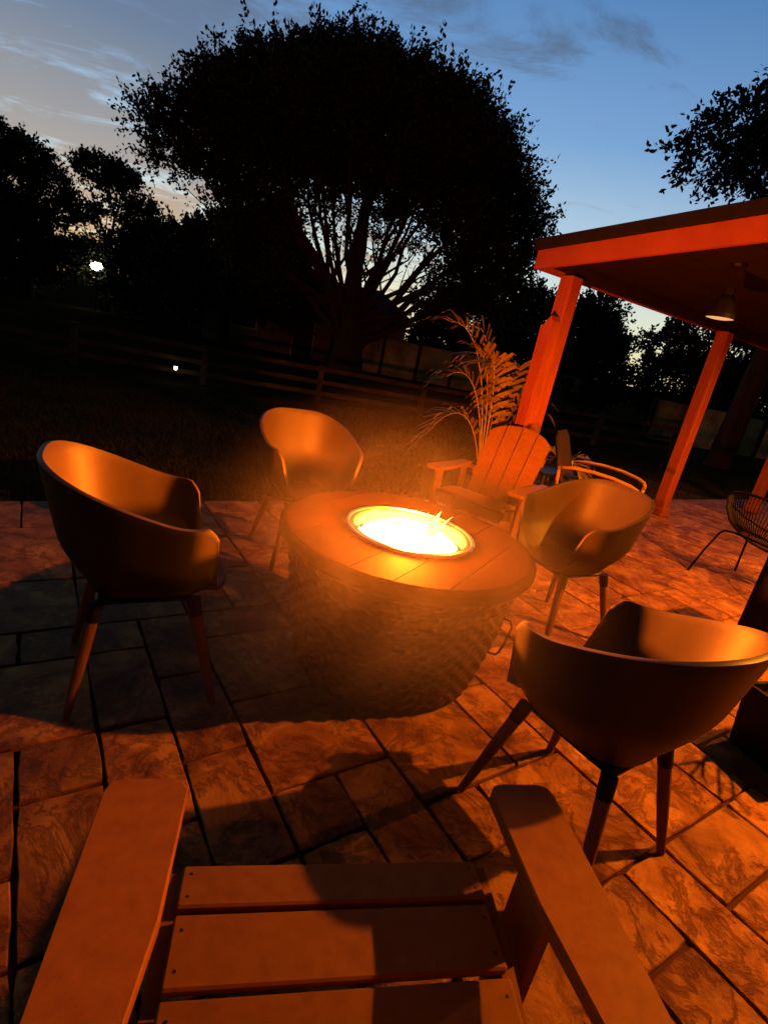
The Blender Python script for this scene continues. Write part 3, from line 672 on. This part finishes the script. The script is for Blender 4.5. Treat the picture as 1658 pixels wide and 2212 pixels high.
# black cabinet and planter at the pavilion's near side
cb_ = empty('storage_cabinet', (2.50, 3.06, 0), R(35.5), label='slim black metal cabinet standing on the pavilion floor', cat='cabinet')
MB().box((0, 0, .345), (.30, .28, .61), bevel=.010).build('body', MAT['cabinet'], cb_)
MB().box((0, 0, .662), (.32, .30, .022), bevel=.006).build('top', MAT['cabinet'], cb_)
d_ = MB().box((0, -.147, .345), (.27, .014, .56), bevel=.004).build('door', MAT['cabinet'], cb_)
MB().tube([(.10, -.153, .36), (.10, -.172, .37), (.10, -.172, .47), (.10, -.153, .48)], .006, 8).build('handle', MAT['screw'], d_, True)
for s in (1, -1):
    for t in (1, -1): MB().box((s * .12, t * .11, .02), (.035, .035, .04)).build('foot', MAT['blackmetal'], cb_)

pl = empty('square_planter', (1.93, 2.0, 0), R(20), label='low black square planter with grassy blades on the pavers', cat='planter')
m_ = MB(); o1 = [(-.17, -.17), (.17, -.17), (.17, .17), (-.17, .17)]
m_.v = [(x * .86, y * .86, 0) for x, y in o1] + [(x, y, .30) for x, y in o1] + [(x * .9, y * .9, .30) for x, y in o1] + [(x * .86, y * .86, .26) for x, y in o1]
m_.f = [(3, 2, 1, 0)] + [(k * 4 + i, k * 4 + (i + 1) % 4, k * 4 + 4 + (i + 1) % 4, k * 4 + 4 + i) for k in range(3) for i in range(4)]
m_.build('tub', MAT['cabinet'], pl)
MB().box((0, 0, .255), (.288, .288, .02)).build('soil', MAT['soil'], pl)
gr = random.Random(3)
for k in range(26):
    q = gr.uniform(0, 6.28); l_ = gr.uniform(.25, .42); b0 = Vector((gr.uniform(-.09, .09), gr.uniform(-.09, .09), .262)); d = Vector((math.cos(q), math.sin(q), 0)); sd_ = Vector((-d.y, d.x, 0)) * .006
    p1 = b0 + d * l_ * .25 + Vector((0, 0, l_ * .55)); p2 = b0 + d * l_ * .6 + Vector((0, 0, l_ * .62)); p3 = b0 + d * l_ * .9 + Vector((0, 0, l_ * .4))
    MB().add([b0 - sd_, b0 + sd_, p1 + sd_, p1 - sd_, p2 + sd_ * .8, p2 - sd_ * .8, p3], [(0, 1, 2, 3), (3, 2, 4, 5), (5, 4, 6)]).build('blade', MAT['palm'], pl)

# ------------------------------------------------------------------ rail fence across the lawn
fe = empty('rail_fence', (0, 0, 0), label='low weathered three-rail fence crossing the dark lawn', cat='fence')
FA, FB_ = Vector((-11.5, 9.3, 0)), Vector((7.5, 15.2, 0)); nf = 8; fd = (FB_ - FA).normalized(); fang = math.atan2(fd.y, fd.x)
for i in range(nf + 1):
    p = FA.lerp(FB_, i / nf); z = ground_z(p.x, p.y)
    MB().box((p.x, p.y, z + .40), (.11, .11, .86), rz=fang + random.uniform(-.06, .06), bevel=.01).build('post', MAT['fence'], fe)
    if i < nf:
        q = FA.lerp(FB_, (i + 1) / nf); zq = ground_z(q.x, q.y); off = Vector((fd.y, -fd.x, 0)) * .068
        for hz in (.22, .48, .76):
            a = p + off + Vector((0, 0, z + hz + random.uniform(-.012, .012))); b_ = q + off + Vector((0, 0, zq + hz + random.uniform(-.012, .012))); d = b_ - a
            Mt = d.to_track_quat('X', 'Z').to_matrix().to_4x4(); MB().box((a + b_) / 2, (d.length - .01, .026, .095), bevel=.005, M=Mt).build('rail', MAT['fence'], fe)

# boundary wall of pale panels far behind
def boundary(A_, B_, npan, h, label, gap=()):
    A_, B_ = Vector(A_), Vector(B_); root = empty('boundary_wall', A_, label=label, cat='wall'); d = (B_ - A_) / npan; ang = math.atan2(d.y, d.x)
    for i in range(npan + 1):
        p = A_ + d * i; MB().box(p - A_ + Vector((0, 0, h / 2 - .02)), (.16, .16, h + .06), rz=ang).build('pier', MAT['fence'], root)
        if i < npan and i not in gap:
            c = A_ + d * (i + .5); MB().box(c - A_ + Vector((0, 0, h / 2 - .04)), (d.length - .15, .06, h - random.uniform(.0, .12)), rz=ang).build('panel', MAT['boundary'], root)
boundary((-3.2, 25.5, -.35), (8.5, 27.5, -.35), 7, 1.75, 'pale weathered panel wall behind the big tree')
boundary((9.0, 20.5, -.35), (16.5, 21.5, -.35), 5, 1.55, 'pale stained panel wall beyond the pavilion posts')

# ------------------------------------------------------------------ neighbouring houses
def house(loc, rz, wx, dy, h, rh, label, lit=()):
    hs = empty('house', loc, rz, label=label, cat='house')
    MB().box((0, 0, h / 2 - .2), (wx, dy, h + .4)).build('wall', MAT['housewall'], hs)
    ov = .45; m = MB(); x, y = wx / 2 + ov, dy / 2 + ov
    m.add([(-x, -y, h), (x, -y, h), (x, y, h), (-x, y, h), (-x + 2, 0, h + rh), (x - 2, 0, h + rh)], [(3, 2, 1, 0), (0, 1, 5, 4), (2, 3, 4, 5), (1, 2, 5), (3, 0, 4)]); rf = m.build('roof', MAT['roof'], hs)
    MB().box((0, -y - .02, h + .03), (2 * x, .05, .13)).build('gutter', MAT['boundary'], rf)
    for k, (cx_, ww, z0, wh) in enumerate(((-wx * .3, 1.2, .9, 1.1), (0, 1.0, 0, 2.0), (wx * .28, 1.3, .9, 1.1))):
        nm = 'door' if z0 == 0 else 'window'; fr = MB()
        yy = -dy / 2 - .03
        for (bx, bz, bw, bh) in ((cx_, z0, ww + .12, .07), (cx_, z0 + wh, ww + .12, .07), (cx_ - ww / 2, z0 + wh / 2, .07, wh), (cx_ + ww / 2, z0 + wh / 2, .07, wh)): fr.box((bx, yy, bz), (bw, .06, bh))
        f_ = fr.build(nm, MAT['boundary'], hs); MB().box((cx_, yy + .012, z0 + wh / 2), (ww - .07, .02, wh - .07)).build('pane', MAT['window_glow'] if k in lit else MAT['cabinet'], f_)
    return hs
house((-5.6, 29.5, -.35), R(3), 9.5, 6, 2.5, 1.4, 'low dark house with pale gutter glimpsed left of the big trunk', (2,))
# far lamp on a pole, between the trees at the left
fl = empty('yard_light', (-17.6, 30, -.35), label='bright yard light glowing under the trees on the left', cat='lamp')
MB().tube([(0, 0, 0), (0, 0, 2.2)], [.05, .035], 10).build('pole', MAT['blackmetal'], fl)
MB().lathe([(.001, 2.75), (.12, 2.72), (.20, 2.62), (.20, 2.55), (.001, 2.55)], 16).build('cap', MAT['blackmetal'], fl)
MB().lathe([(.001, 2.10), (.19, 2.15), (.30, 2.32), (.24, 2.50), (.001, 2.545)], 16).build('globe', MAT['lamp_far'], fl, True)
# garden stake light at the fence
gl = empty('stake_light', (-4.72, 10.9, -.28), label='small lit garden stake light in front of the rail fence', cat='lamp')
MB().tube([(0, 0, 0), (0, 0, .255)], .012, 8).build('stake', MAT['blackmetal'], gl)
MB().lathe([(.001, .25), (.02, .255), (.032, .275), (.032, .32), (.001, .325)], 14).build('lens', MAT['lamp_small'], gl, True)
MB().lathe([(.001, .36), (.055, .345), (.065, .326), (.001, .326)], 14).build('cap', MAT['blackmetal'], gl)

# ------------------------------------------------------------------ trees
def leaf_cloud(clumps, leaf, per, spread, seed, up=.35, outw=.7):
    "clumps: (x,y,z,rx,ry,rz,number of sprays, shell 0..1). returns V,F of diamond leaves in sprays"
    g_ = np.random.default_rng(seed); Vs = []
    for (x, y, z, rx, ry, rz, ns, shell) in clumps:
        d = g_.normal(size=(ns, 3)); d /= np.linalg.norm(d, axis=1, keepdims=True)
        rr = (shell + (1 - shell) * g_.random(ns)) ** (1 / 2.2)
        # lumpy surface
        lump = 1 + .13 * np.sin(d[:, 0] * 7 + x) * np.cos(d[:, 2] * 9 + z) + .09 * np.sin(d[:, 1] * 15 + d[:, 0] * 11) + .05 * g_.normal(size=ns)
        rr = rr * lump
        c = np.array([x, y, z]) + d * rr[:, None] * np.array([rx, ry, rz])
        ax = d * outw + np.array([0, 0, up]) + g_.normal(size=(ns, 3)) * .45; ax /= np.linalg.norm(ax, axis=1, keepdims=True)
        t = np.linspace(0, 1, per)[None, :, None] * (spread * g_.uniform(.6, 1.35, size=(ns, 1, 1)))
        p = c[:, None, :] + ax[:, None, :] * t + g_.normal(size=(ns, per, 3)) * spread * .055
        p[:, :, 2] -= (t[:, :, 0] ** 2) * .12
        ld_ = ax[:, None, :] * .55 + g_.normal(size=(ns, per, 3)) * .75; ld_ /= np.linalg.norm(ld_, axis=2, keepdims=True)
        wd_ = np.cross(ld_, g_.normal(size=(ns, per, 3))); wd_ /= np.linalg.norm(wd_, axis=2, keepdims=True) + 1e-9
        s = leaf * g_.uniform(.7, 1.3, size=(ns, per, 1))
        q = np.stack([p, p + ld_ * s * .5 + wd_ * s * .27, p + ld_ * s, p + ld_ * s * .5 - wd_ * s * .27], axis=2)
        Vs.append(q.reshape(-1, 3))
    V = np.concatenate(Vs); return V, np.arange(len(V)).reshape(-1, 4)
def limb_path(a, b, sag, g_, n=7, wob=.12):
    pts = []; a, b = Vector(a), Vector(b); ln = (b - a).length
    for i in range(n):
        t = i / (n - 1); p = a.lerp(b, t); p.z += -sag * math.sin(t * math.pi) * ln
        if 0 < i < n - 1: p += Vector((g_.gauss(0, wob), g_.gauss(0, wob), g_.gauss(0, wob * .5))) * ln * .14
        pts.append(p)
    return pts
def tree(name, loc, label, trunk, limbs, clumps, leaf=.16, per=14, spread=.75, seed=1, m='leaf', group=None, up=.35, twigs=4, outw=.7):
    root = empty(name, loc, label=label, cat='tree', group=group); g_ = random.Random(seed)
    tr = MB(); tr.tube([p[:3] for p in trunk], [p[3] for p in trunk], 14)
    for (a, b, r0, r1, sag) in limbs:
        pts = limb_path(a, b, sag, g_); n = len(pts); tr.tube(pts, [r0 + (r1 - r0) * (i / (n - 1)) ** .7 for i in range(n)], 8)
        for k in range(twigs):
            i = g_.randrange(2, n); p = pts[i]; d = (pts[i] - pts[i - 1]).normalized(); e_ = p + (d + Vector((g_.gauss(0, .55), g_.gauss(0, .55), g_.gauss(.25, .35)))).normalized() * min(2.1, (pts[-1] - pts[0]).length * g_.uniform(.25, .5))
            rr = (r0 + (r1 - r0) * (i / (n - 1)) ** .7) * .55; q = limb_path(p, e_, g_.uniform(-.1, .1), g_, 5); tr.tube(q, [rr * (1 - .75 * j / 4) for j in range(5)], 6)
            for kk in range(2):
                q2 = q[g_.randrange(2, 5)]; e2 = q2 + Vector((g_.gauss(0, .5), g_.gauss(0, .5), g_.gauss(.5, .4))).normalized() * (e_ - p).length * g_.uniform(.3, .6); tr.tube([q2, q2.lerp(e2, .5) + Vector((g_.gauss(0, .04), 0, 0)), e2], [rr * .4, rr * .3, rr * .1], 5)
    tr.build('trunk', MAT['bark'], root, True)
    V, F = leaf_cloud(clumps, leaf, per, spread, seed, up, outw); frommesh('crown', V, F, MAT[m], root)
    return root
TX, TY = -2.45, 20.0
def c_(x, z, rx, rz, n, shell=.35, y=0, ry=None): return (x - TX, y, z + .3, rx, ry or rx, rz, n, shell)
g1 = random.Random(5)
limbs = []
for k in range(17):
    a = R(-62 + 124 * k / 16 + g1.uniform(-4, 4)); dep = g1.uniform(-2.2, 2.2); ln = g1.uniform(5.4, 7.0) * (1 - .28 * abs(math.sin(a)))
    base_z = g1.uniform(1.0, 2.3); limbs.append(((g1.uniform(-.18, .18) + .25 * math.sin(a), g1.uniform(-.3, .3), base_z), (ln * math.sin(a) * .95, dep, base_z + ln * (.30 + .70 * math.cos(a))), g1.uniform(.10, .22), .04, .06 * math.copysign(1, math.cos(a)) * g1.uniform(.3, 1.4)))
for k in range(9):
    a = R(-22 + 44 * k / 8 + g1.uniform(-3, 3)); ln = g1.uniform(4.2, 6.2); limbs.append(((g1.uniform(-.3, .3), g1.uniform(-.3, .3), 1.5), (ln * math.sin(a) + g1.uniform(-.3, .3), g1.uniform(-1.5, 1.5), 1.5 + ln * math.cos(a)), g1.uniform(.07, .13), .03, 0))
for (ex, ez) in ((-6.4, 6.4), (-5.2, 5.2), (4.4, 6.0), (4.6, 4.6)): limbs.append(((0, 0, 2.0), (ex, 0, ez), .15, .03, .08))
big = [c_(-3.2, 7.4, 4.2, 1.3, 3700, .25, 0, 3.4), c_(-3.2, 7.8, 3.3, 1.0, 1100, .4, 0, 2.8), c_(-6.4, 6.9, 1.7, 1.0, 600), c_(-8.7, 6.7, 1.15, .50, 230), c_(-9.8, 6.55, .55, .28, 60), c_(-9.1, 5.75, .85, .48, 130), c_(-7.6, 6.0, 1.2, .6, 190), c_(-8.2, 5.4, .6, .3, 24),
       c_(-6.4, 5.5, 1.3, .8, 260), c_(-6.2, 4.4, 1.1, .9, 380), c_(-6.0, 3.3, 1.1, .9, 380), c_(.2, 6.9, 1.7, 1.3, 760), c_(1.4, 6.2, 1.25, 1.1, 380), c_(2.2, 5.3, .9, 1.0, 240), c_(2.5, 6.0, .55, .5, 80), c_(2.0, 4.1, 1.1, .9, 280), c_(1.0, 5.0, 1.2, .9, 210), c_(-.6, 5.7, 1.3, .6, 90), c_(-4.7, 5.6, 1.2, .6, 120), c_(-2.6, 5.7, 1.5, .45, 60), c_(1.2, 3.5, 1.2, .75, 190), c_(-1.2, 4.9, 1.2, .7, 70), c_(-3.4, 4.9, 1.2, .7, 60), c_(2.3, 3.1, 1.2, .7, 220),
       c_(-6.2, 7.7, .6, .4, 100), c_(-7.4, 7.3, .5, .3, 60), c_(-5.4, 8.2, .4, .4, 60), c_(-3.95, 8.8, .35, .45, 60), c_(-2.6, 8.6, .4, .35, 60), c_(-1.2, 8.3, .4, .4, 60), c_(.2, 7.9, .45, .4, 60), c_(-8.3, 7.1, .6, .3, 60), c_(1.3, 7.3, .4, .4, 50)]
gt = random.Random(77)
for k in range(120):      # ragged tufts standing out of the crown
    th = gt.uniform(-.25, math.pi + .25); ex = (4.25 + .4 * math.sin(k)) * math.cos(th); ez = 8.0 + (1.7 if math.sin(th) > 0 else 1.4) * math.sin(th); dy_ = gt.uniform(-2.5, 1.5); kk = math.sqrt(max(.2, 1 - (dy_ / 4) ** 2))
    big.append(((ex * kk * gt.uniform(.95, 1.1) - 3.2) - TX, dy_, 7.2 + (ez - 8.0) * kk * gt.uniform(.95, 1.12), gt.uniform(.18, .34), .3, gt.uniform(.25, .55), gt.randrange(14, 30), .0))
tree('ficus_tree', (TX, TY, -.3), 'huge round-crowned tree with many rising limbs behind the fence',
     [(0, 0, -.3, .95), (0, 0, .1, .72), (.02, 0, .8, .55), (-.05, 0, 1.6, .50), (-.15, 0, 2.6, .36), (-.25, .1, 4.2, .22), (-.2, .1, 6.5, .1)], limbs, big, .135, 22, .85, 3)
# trees on the left: flat layered crowns
def cl(x, z, rx, rz, n, sh_=.3, y=0): return (x, y, z, rx, rx * .8, rz, n, sh_)
tree('layered_tree', (-21.2, 29.5, -.3), 'tall dark layered tree at the left edge, spreading clouds of leaves',
     [(0, 0, -.2, .45), (.1, 0, 2, .36), (.3, 0, 4, .25), (.4, 0, 6, .12)],
     [((.2, 0, 3), (-1.6, 0, 6.4), .16, .03, .05), ((.3, 0, 3.8), (2.2, 0, 6.0), .14, .03, .05), ((.3, 0, 3), (1.9, .2, 4.4), .12, .03, .05), ((.2, 0, 2.6), (-1.8, 0, 4.6), .14, .03, .05)],
     [cl(-1.3, 7.0, 1.5, .75, 330), cl(.1, 6.6, 1.3, .6, 240), cl(-.9, 5.5, 1.7, .6, 260), cl(1.5, 5.6, 1.0, .5, 150), cl(-.6, 4.1, 2.1, .8, 400), cl(1.9, 4.3, .9, .45, 90), cl(-.8, 2.4, 2.6, 1.3, 800), cl(2.2, 2.3, 1.2, .8, 200), cl(-2.4, 6.2, 1.4, .9, 260)], .2, 12, .6, 8, group='trees along the left')
tree('layered_tree', (-17.6, 31, -.3), 'slim layered tree with bare forked limbs showing the sunset between',
     [(0, 0, -.2, .32), (.1, 0, 1.6, .25), (.15, 0, 3.2, .17), (.1, 0, 4.3, .12)],
     [((.12, 0, 3.0), (-1.0, 0, 6.2), .10, .025, .03), ((.1, 0, 3.8), (.7, 0, 6.4), .09, .025, .04), ((.12, 0, 2.6), (1.6, 0, 5.4), .09, .02, .06), ((.1, 0, 2.4), (-1.5, 0, 4.5), .08, .02, .05)],
     [cl(-.5, 7.0, 1.25, .48, 230), cl(.7, 6.8, .8, .42, 120), cl(.3, 6.2, .8, .35, 60), cl(-1.6, 4.9, .9, .45, 130), cl(-.1, 5.4, .7, .3, 40), cl(1.9, 5.6, .6, .35, 70), cl(-1.2, 2.6, 1.5, .9, 330), cl(1.2, 2.2, 1.7, 1.1, 420), cl(-.1, 3.6, .6, .4, 40)], .2, 12, .5, 9, group='trees along the left')
tree('round_tree', (-14.3, 30, -.3), 'rounded dark tree between the layered trees and the huge crown',
     [(0, 0, -.2, .35), (.1, 0, 1.5, .28), (.1, 0, 3.2, .14)],
     [((.1, 0, 1.6), (-1.2, 0, 4.3), .12, .03, .04), ((.1, 0, 1.8), (1.3, 0, 4.0), .12, .03, .04), ((.1, 0, 2), (.2, 0, 5.0), .11, .03, .02)],
     [cl(-1.1, 4.9, .8, .5, 150), cl(.4, 4.3, 1.1, .6, 230), cl(-1.0, 3.8, 1.3, .75, 240), cl(1.9, 3.5, 1.1, .7, 240), cl(.2, 2.9, 2.4, 1.0, 700), cl(2.8, 2.8, 1.2, 1.0, 300), cl(.5, 1.3, 3.0, 1.2, 800)], .2, 12, .6, 10, group='trees along the left')
tree('shrub_tree', (-8.6, 24.5, -.3), 'dense black bushy tree left of the huge trunk',
     [(0, 0, -.2, .3), (0, 0, 1.5, .22), (0, 0, 3, .1)], [((0, 0, 1), (-1.4, 0, 3.8), .12, .03, .03), ((0, 0, 1.2), (1.5, 0, 4), .12, .03, .03)],
     [cl(0, 3.6, 2.2, 1.4, 1300), cl(1.9, 3.2, 1.5, 1.4, 700), cl(-2.0, 2.5, 1.3, 1.0, 460), cl(3.0, 2.6, 1.0, 1.2, 330), cl(1.4, 4.7, 1.2, .7, 300)], .2, 14, .6, 12)
hb = [(2.3, 29.5, 'leafy dark tree behind the pale panels, right of the huge trunk', 4.7), (7.6, 29, 'dark spreading tree behind the corner post', 5.2), (14.5, 27, 'dark tree seen between the two pavilion posts, sky showing through', 6.2), (20.5, 26, 'broad dark tree beyond the last pavilion post', 6.0), (-25.5, 33, 'dark tree far left behind the yard light', 5.0)]
for i, (x, y, lab, h) in enumerate(hb):
    gg = random.Random(40 + i); s = h / 5
    cps = [cl(gg.uniform(-2.4, 2.4) * s, h * gg.uniform(.45, .95), gg.uniform(.8, 1.3) * s, gg.uniform(.5, .9) * s, int(190 * s)) for _ in range(9)] + [cl(-1.4 * s, h * .35, 1.9 * s, 1.1 * s, int(500 * s)), cl(1.4 * s, h * .33, 1.9 * s, 1.1 * s, int(500 * s)), cl(0, 1.0, 2.8 * s, 1.1, int(500 * s))]
    tree('backdrop_tree', (x, y, -.3), lab, [(0, 0, -.2, .3), (0, 0, h * .3, .24), (.1, 0, h * .6, .12)], [((0, 0, h * .25), (gg.uniform(-2, -1) * s, 0, h * .8), .12, .03, .04), ((0, 0, h * .3), (gg.uniform(1, 2) * s, 0, h * .78), .12, .03, .04), ((0, 0, h * .35), (gg.uniform(-.5, .5), 0, h * .9), .11, .03, .02)], cps, .2, 12, .6, 50 + i, 'leaf2', 'dark trees along the boundary')
# tree over the pavilion roof on the right
rt = [(-2.6, 0, 7.0, .85, .8, .38, 70, .3), (-2.1, .2, 7.6, .8, .8, .40, 85, .3), (-1.3, 0, 8.0, .9, .9, .55, 120, .3), (-1.2, .3, 7.1, 1.0, .9, .5, 120, .3), (-.4, 0, 8.8, .8, .8, .5, 100, .3), (0, 0, 7.9, 1.1, 1, .8, 180, .3), (-.3, 0, 9.6, .7, .7, .35, 60, .3), (.6, 0, 9.5, 1.0, 1, .6, 160, .3), (-.6, 0, 5.7, .6, .6, .35, 50, .3), (.2, 0, 5.4, .8, .8, .5, 80, .3), (1.4, 0, 7, 1.6, 1.3, 2.0, 500, .3)]
tree('overhanging_tree', (8.3, 14.2, -.3), 'leafy tree hanging its branches over the pavilion roof', [(0, 0, -.2, .32), (.1, 0, 2.5, .26), (.2, 0, 5, .2), (.5, 0, 8, .09)],
     [((.15, 0, 4.2), (-2.0, 0, 7.2), .10, .015, -.05), ((.2, 0, 5), (-1.2, 0, 8.2), .09, .015, .04), ((.3, 0, 5.5), (-.2, 0, 9.3), .08, .015, .02), ((.15, 0, 3.8), (-.4, 0, 5.7), .06, .01, .0), ((.3, 0, 5), (1.8, 0, 7.5), .1, .02, .04)], rt, .14, 20, .7, 21, 'leaf', None, -.25, 3)

# ------------------------------------------------------------------ smoke round the fire, stretched forward to stand in for lens flare
def smoke():
    m = bpy.data.materials.new('smoke'); m.use_nodes = True; t = m.node_tree; t.nodes.clear(); nd, lk = t.nodes.new, t.links.new
    out = nd('ShaderNodeOutputMaterial'); v = nd('ShaderNodeVolumePrincipled'); lk(v.outputs[0], out.inputs['Volume'])
    v.inputs['Color'].default_value = (.9, .9, .9, 1); v.inputs['Anisotropy'].default_value = .15
    tc = nd('ShaderNodeTexCoord'); ln = nd('ShaderNodeVectorMath'); ln.operation = 'LENGTH'; lk(tc.outputs['Object'], ln.inputs[0])
    fall = nd('ShaderNodeMapRange'); fall.inputs[1].default_value = 1.0; fall.inputs[2].default_value = .25; lk(ln.outputs['Value'], fall.inputs[0])
    pw = nd('ShaderNodeMath'); pw.operation = 'POWER'; pw.inputs[1].default_value = 1.9; lk(fall.outputs[0], pw.inputs[0])
    n = nd('ShaderNodeTexNoise'); n.inputs['Scale'].default_value = 1.9; n.inputs['Detail'].default_value = 3; n.inputs['Distortion'].default_value = .8; lk(tc.outputs['Object'], n.inputs['Vector'])
    nr = nd('ShaderNodeMapRange'); nr.inputs[1].default_value = .36; nr.inputs[2].default_value = .72; nr.inputs[3].default_value = .15; lk(n.outputs[0], nr.inputs[0])
    mu = nd('ShaderNodeMath'); mu.operation = 'MULTIPLY'; lk(pw.outputs[0], mu.inputs[0]); lk(nr.outputs[0], mu.inputs[1])
    gp = nd('ShaderNodeNewGeometry'); df = nd('ShaderNodeVectorMath'); df.operation = 'DISTANCE'; lk(gp.outputs['Position'], df.inputs[0]); df.inputs[1].default_value = (TC.x, TC.y, .70)
    near_ = nd('ShaderNodeMapRange'); near_.inputs[1].default_value = .0; near_.inputs[2].default_value = .62; lk(df.outputs['Value'], near_.inputs[0])   # density thinned near the fire light to cancel its glare
    n2_ = nd('ShaderNodeMath'); n2_.operation = 'POWER'; n2_.inputs[1].default_value = 3.2; lk(near_.outputs[0], n2_.inputs[0])
    m2_ = nd('ShaderNodeMath'); m2_.operation = 'MULTIPLY'; lk(mu.outputs[0], m2_.inputs[0]); lk(n2_.outputs[0], m2_.inputs[1])
    de = nd('ShaderNodeMath'); de.operation = 'MULTIPLY'; de.inputs[1].default_value = SMOKE_D; lk(m2_.outputs[0], de.inputs[0]); lk(de.outputs[0], v.inputs['Density'])
    mb = MB(); prof = [(math.sin(math.pi * i / 16) + 1e-4, -math.cos(math.pi * i / 16)) for i in range(17)]; mb.lathe(prof, 32)
    o = mb.build('smoke', m, None, True); o.location = (.08, 1.74, .68); o.scale = (.80, 1.0, .60); o.rotation_euler = (R(12), 0, 0)
    tag(o, 'thin smoke with added flare haze glowing orange round the fire table', 'smoke', kind='stuff')
SMOKE_D = .22
smoke()
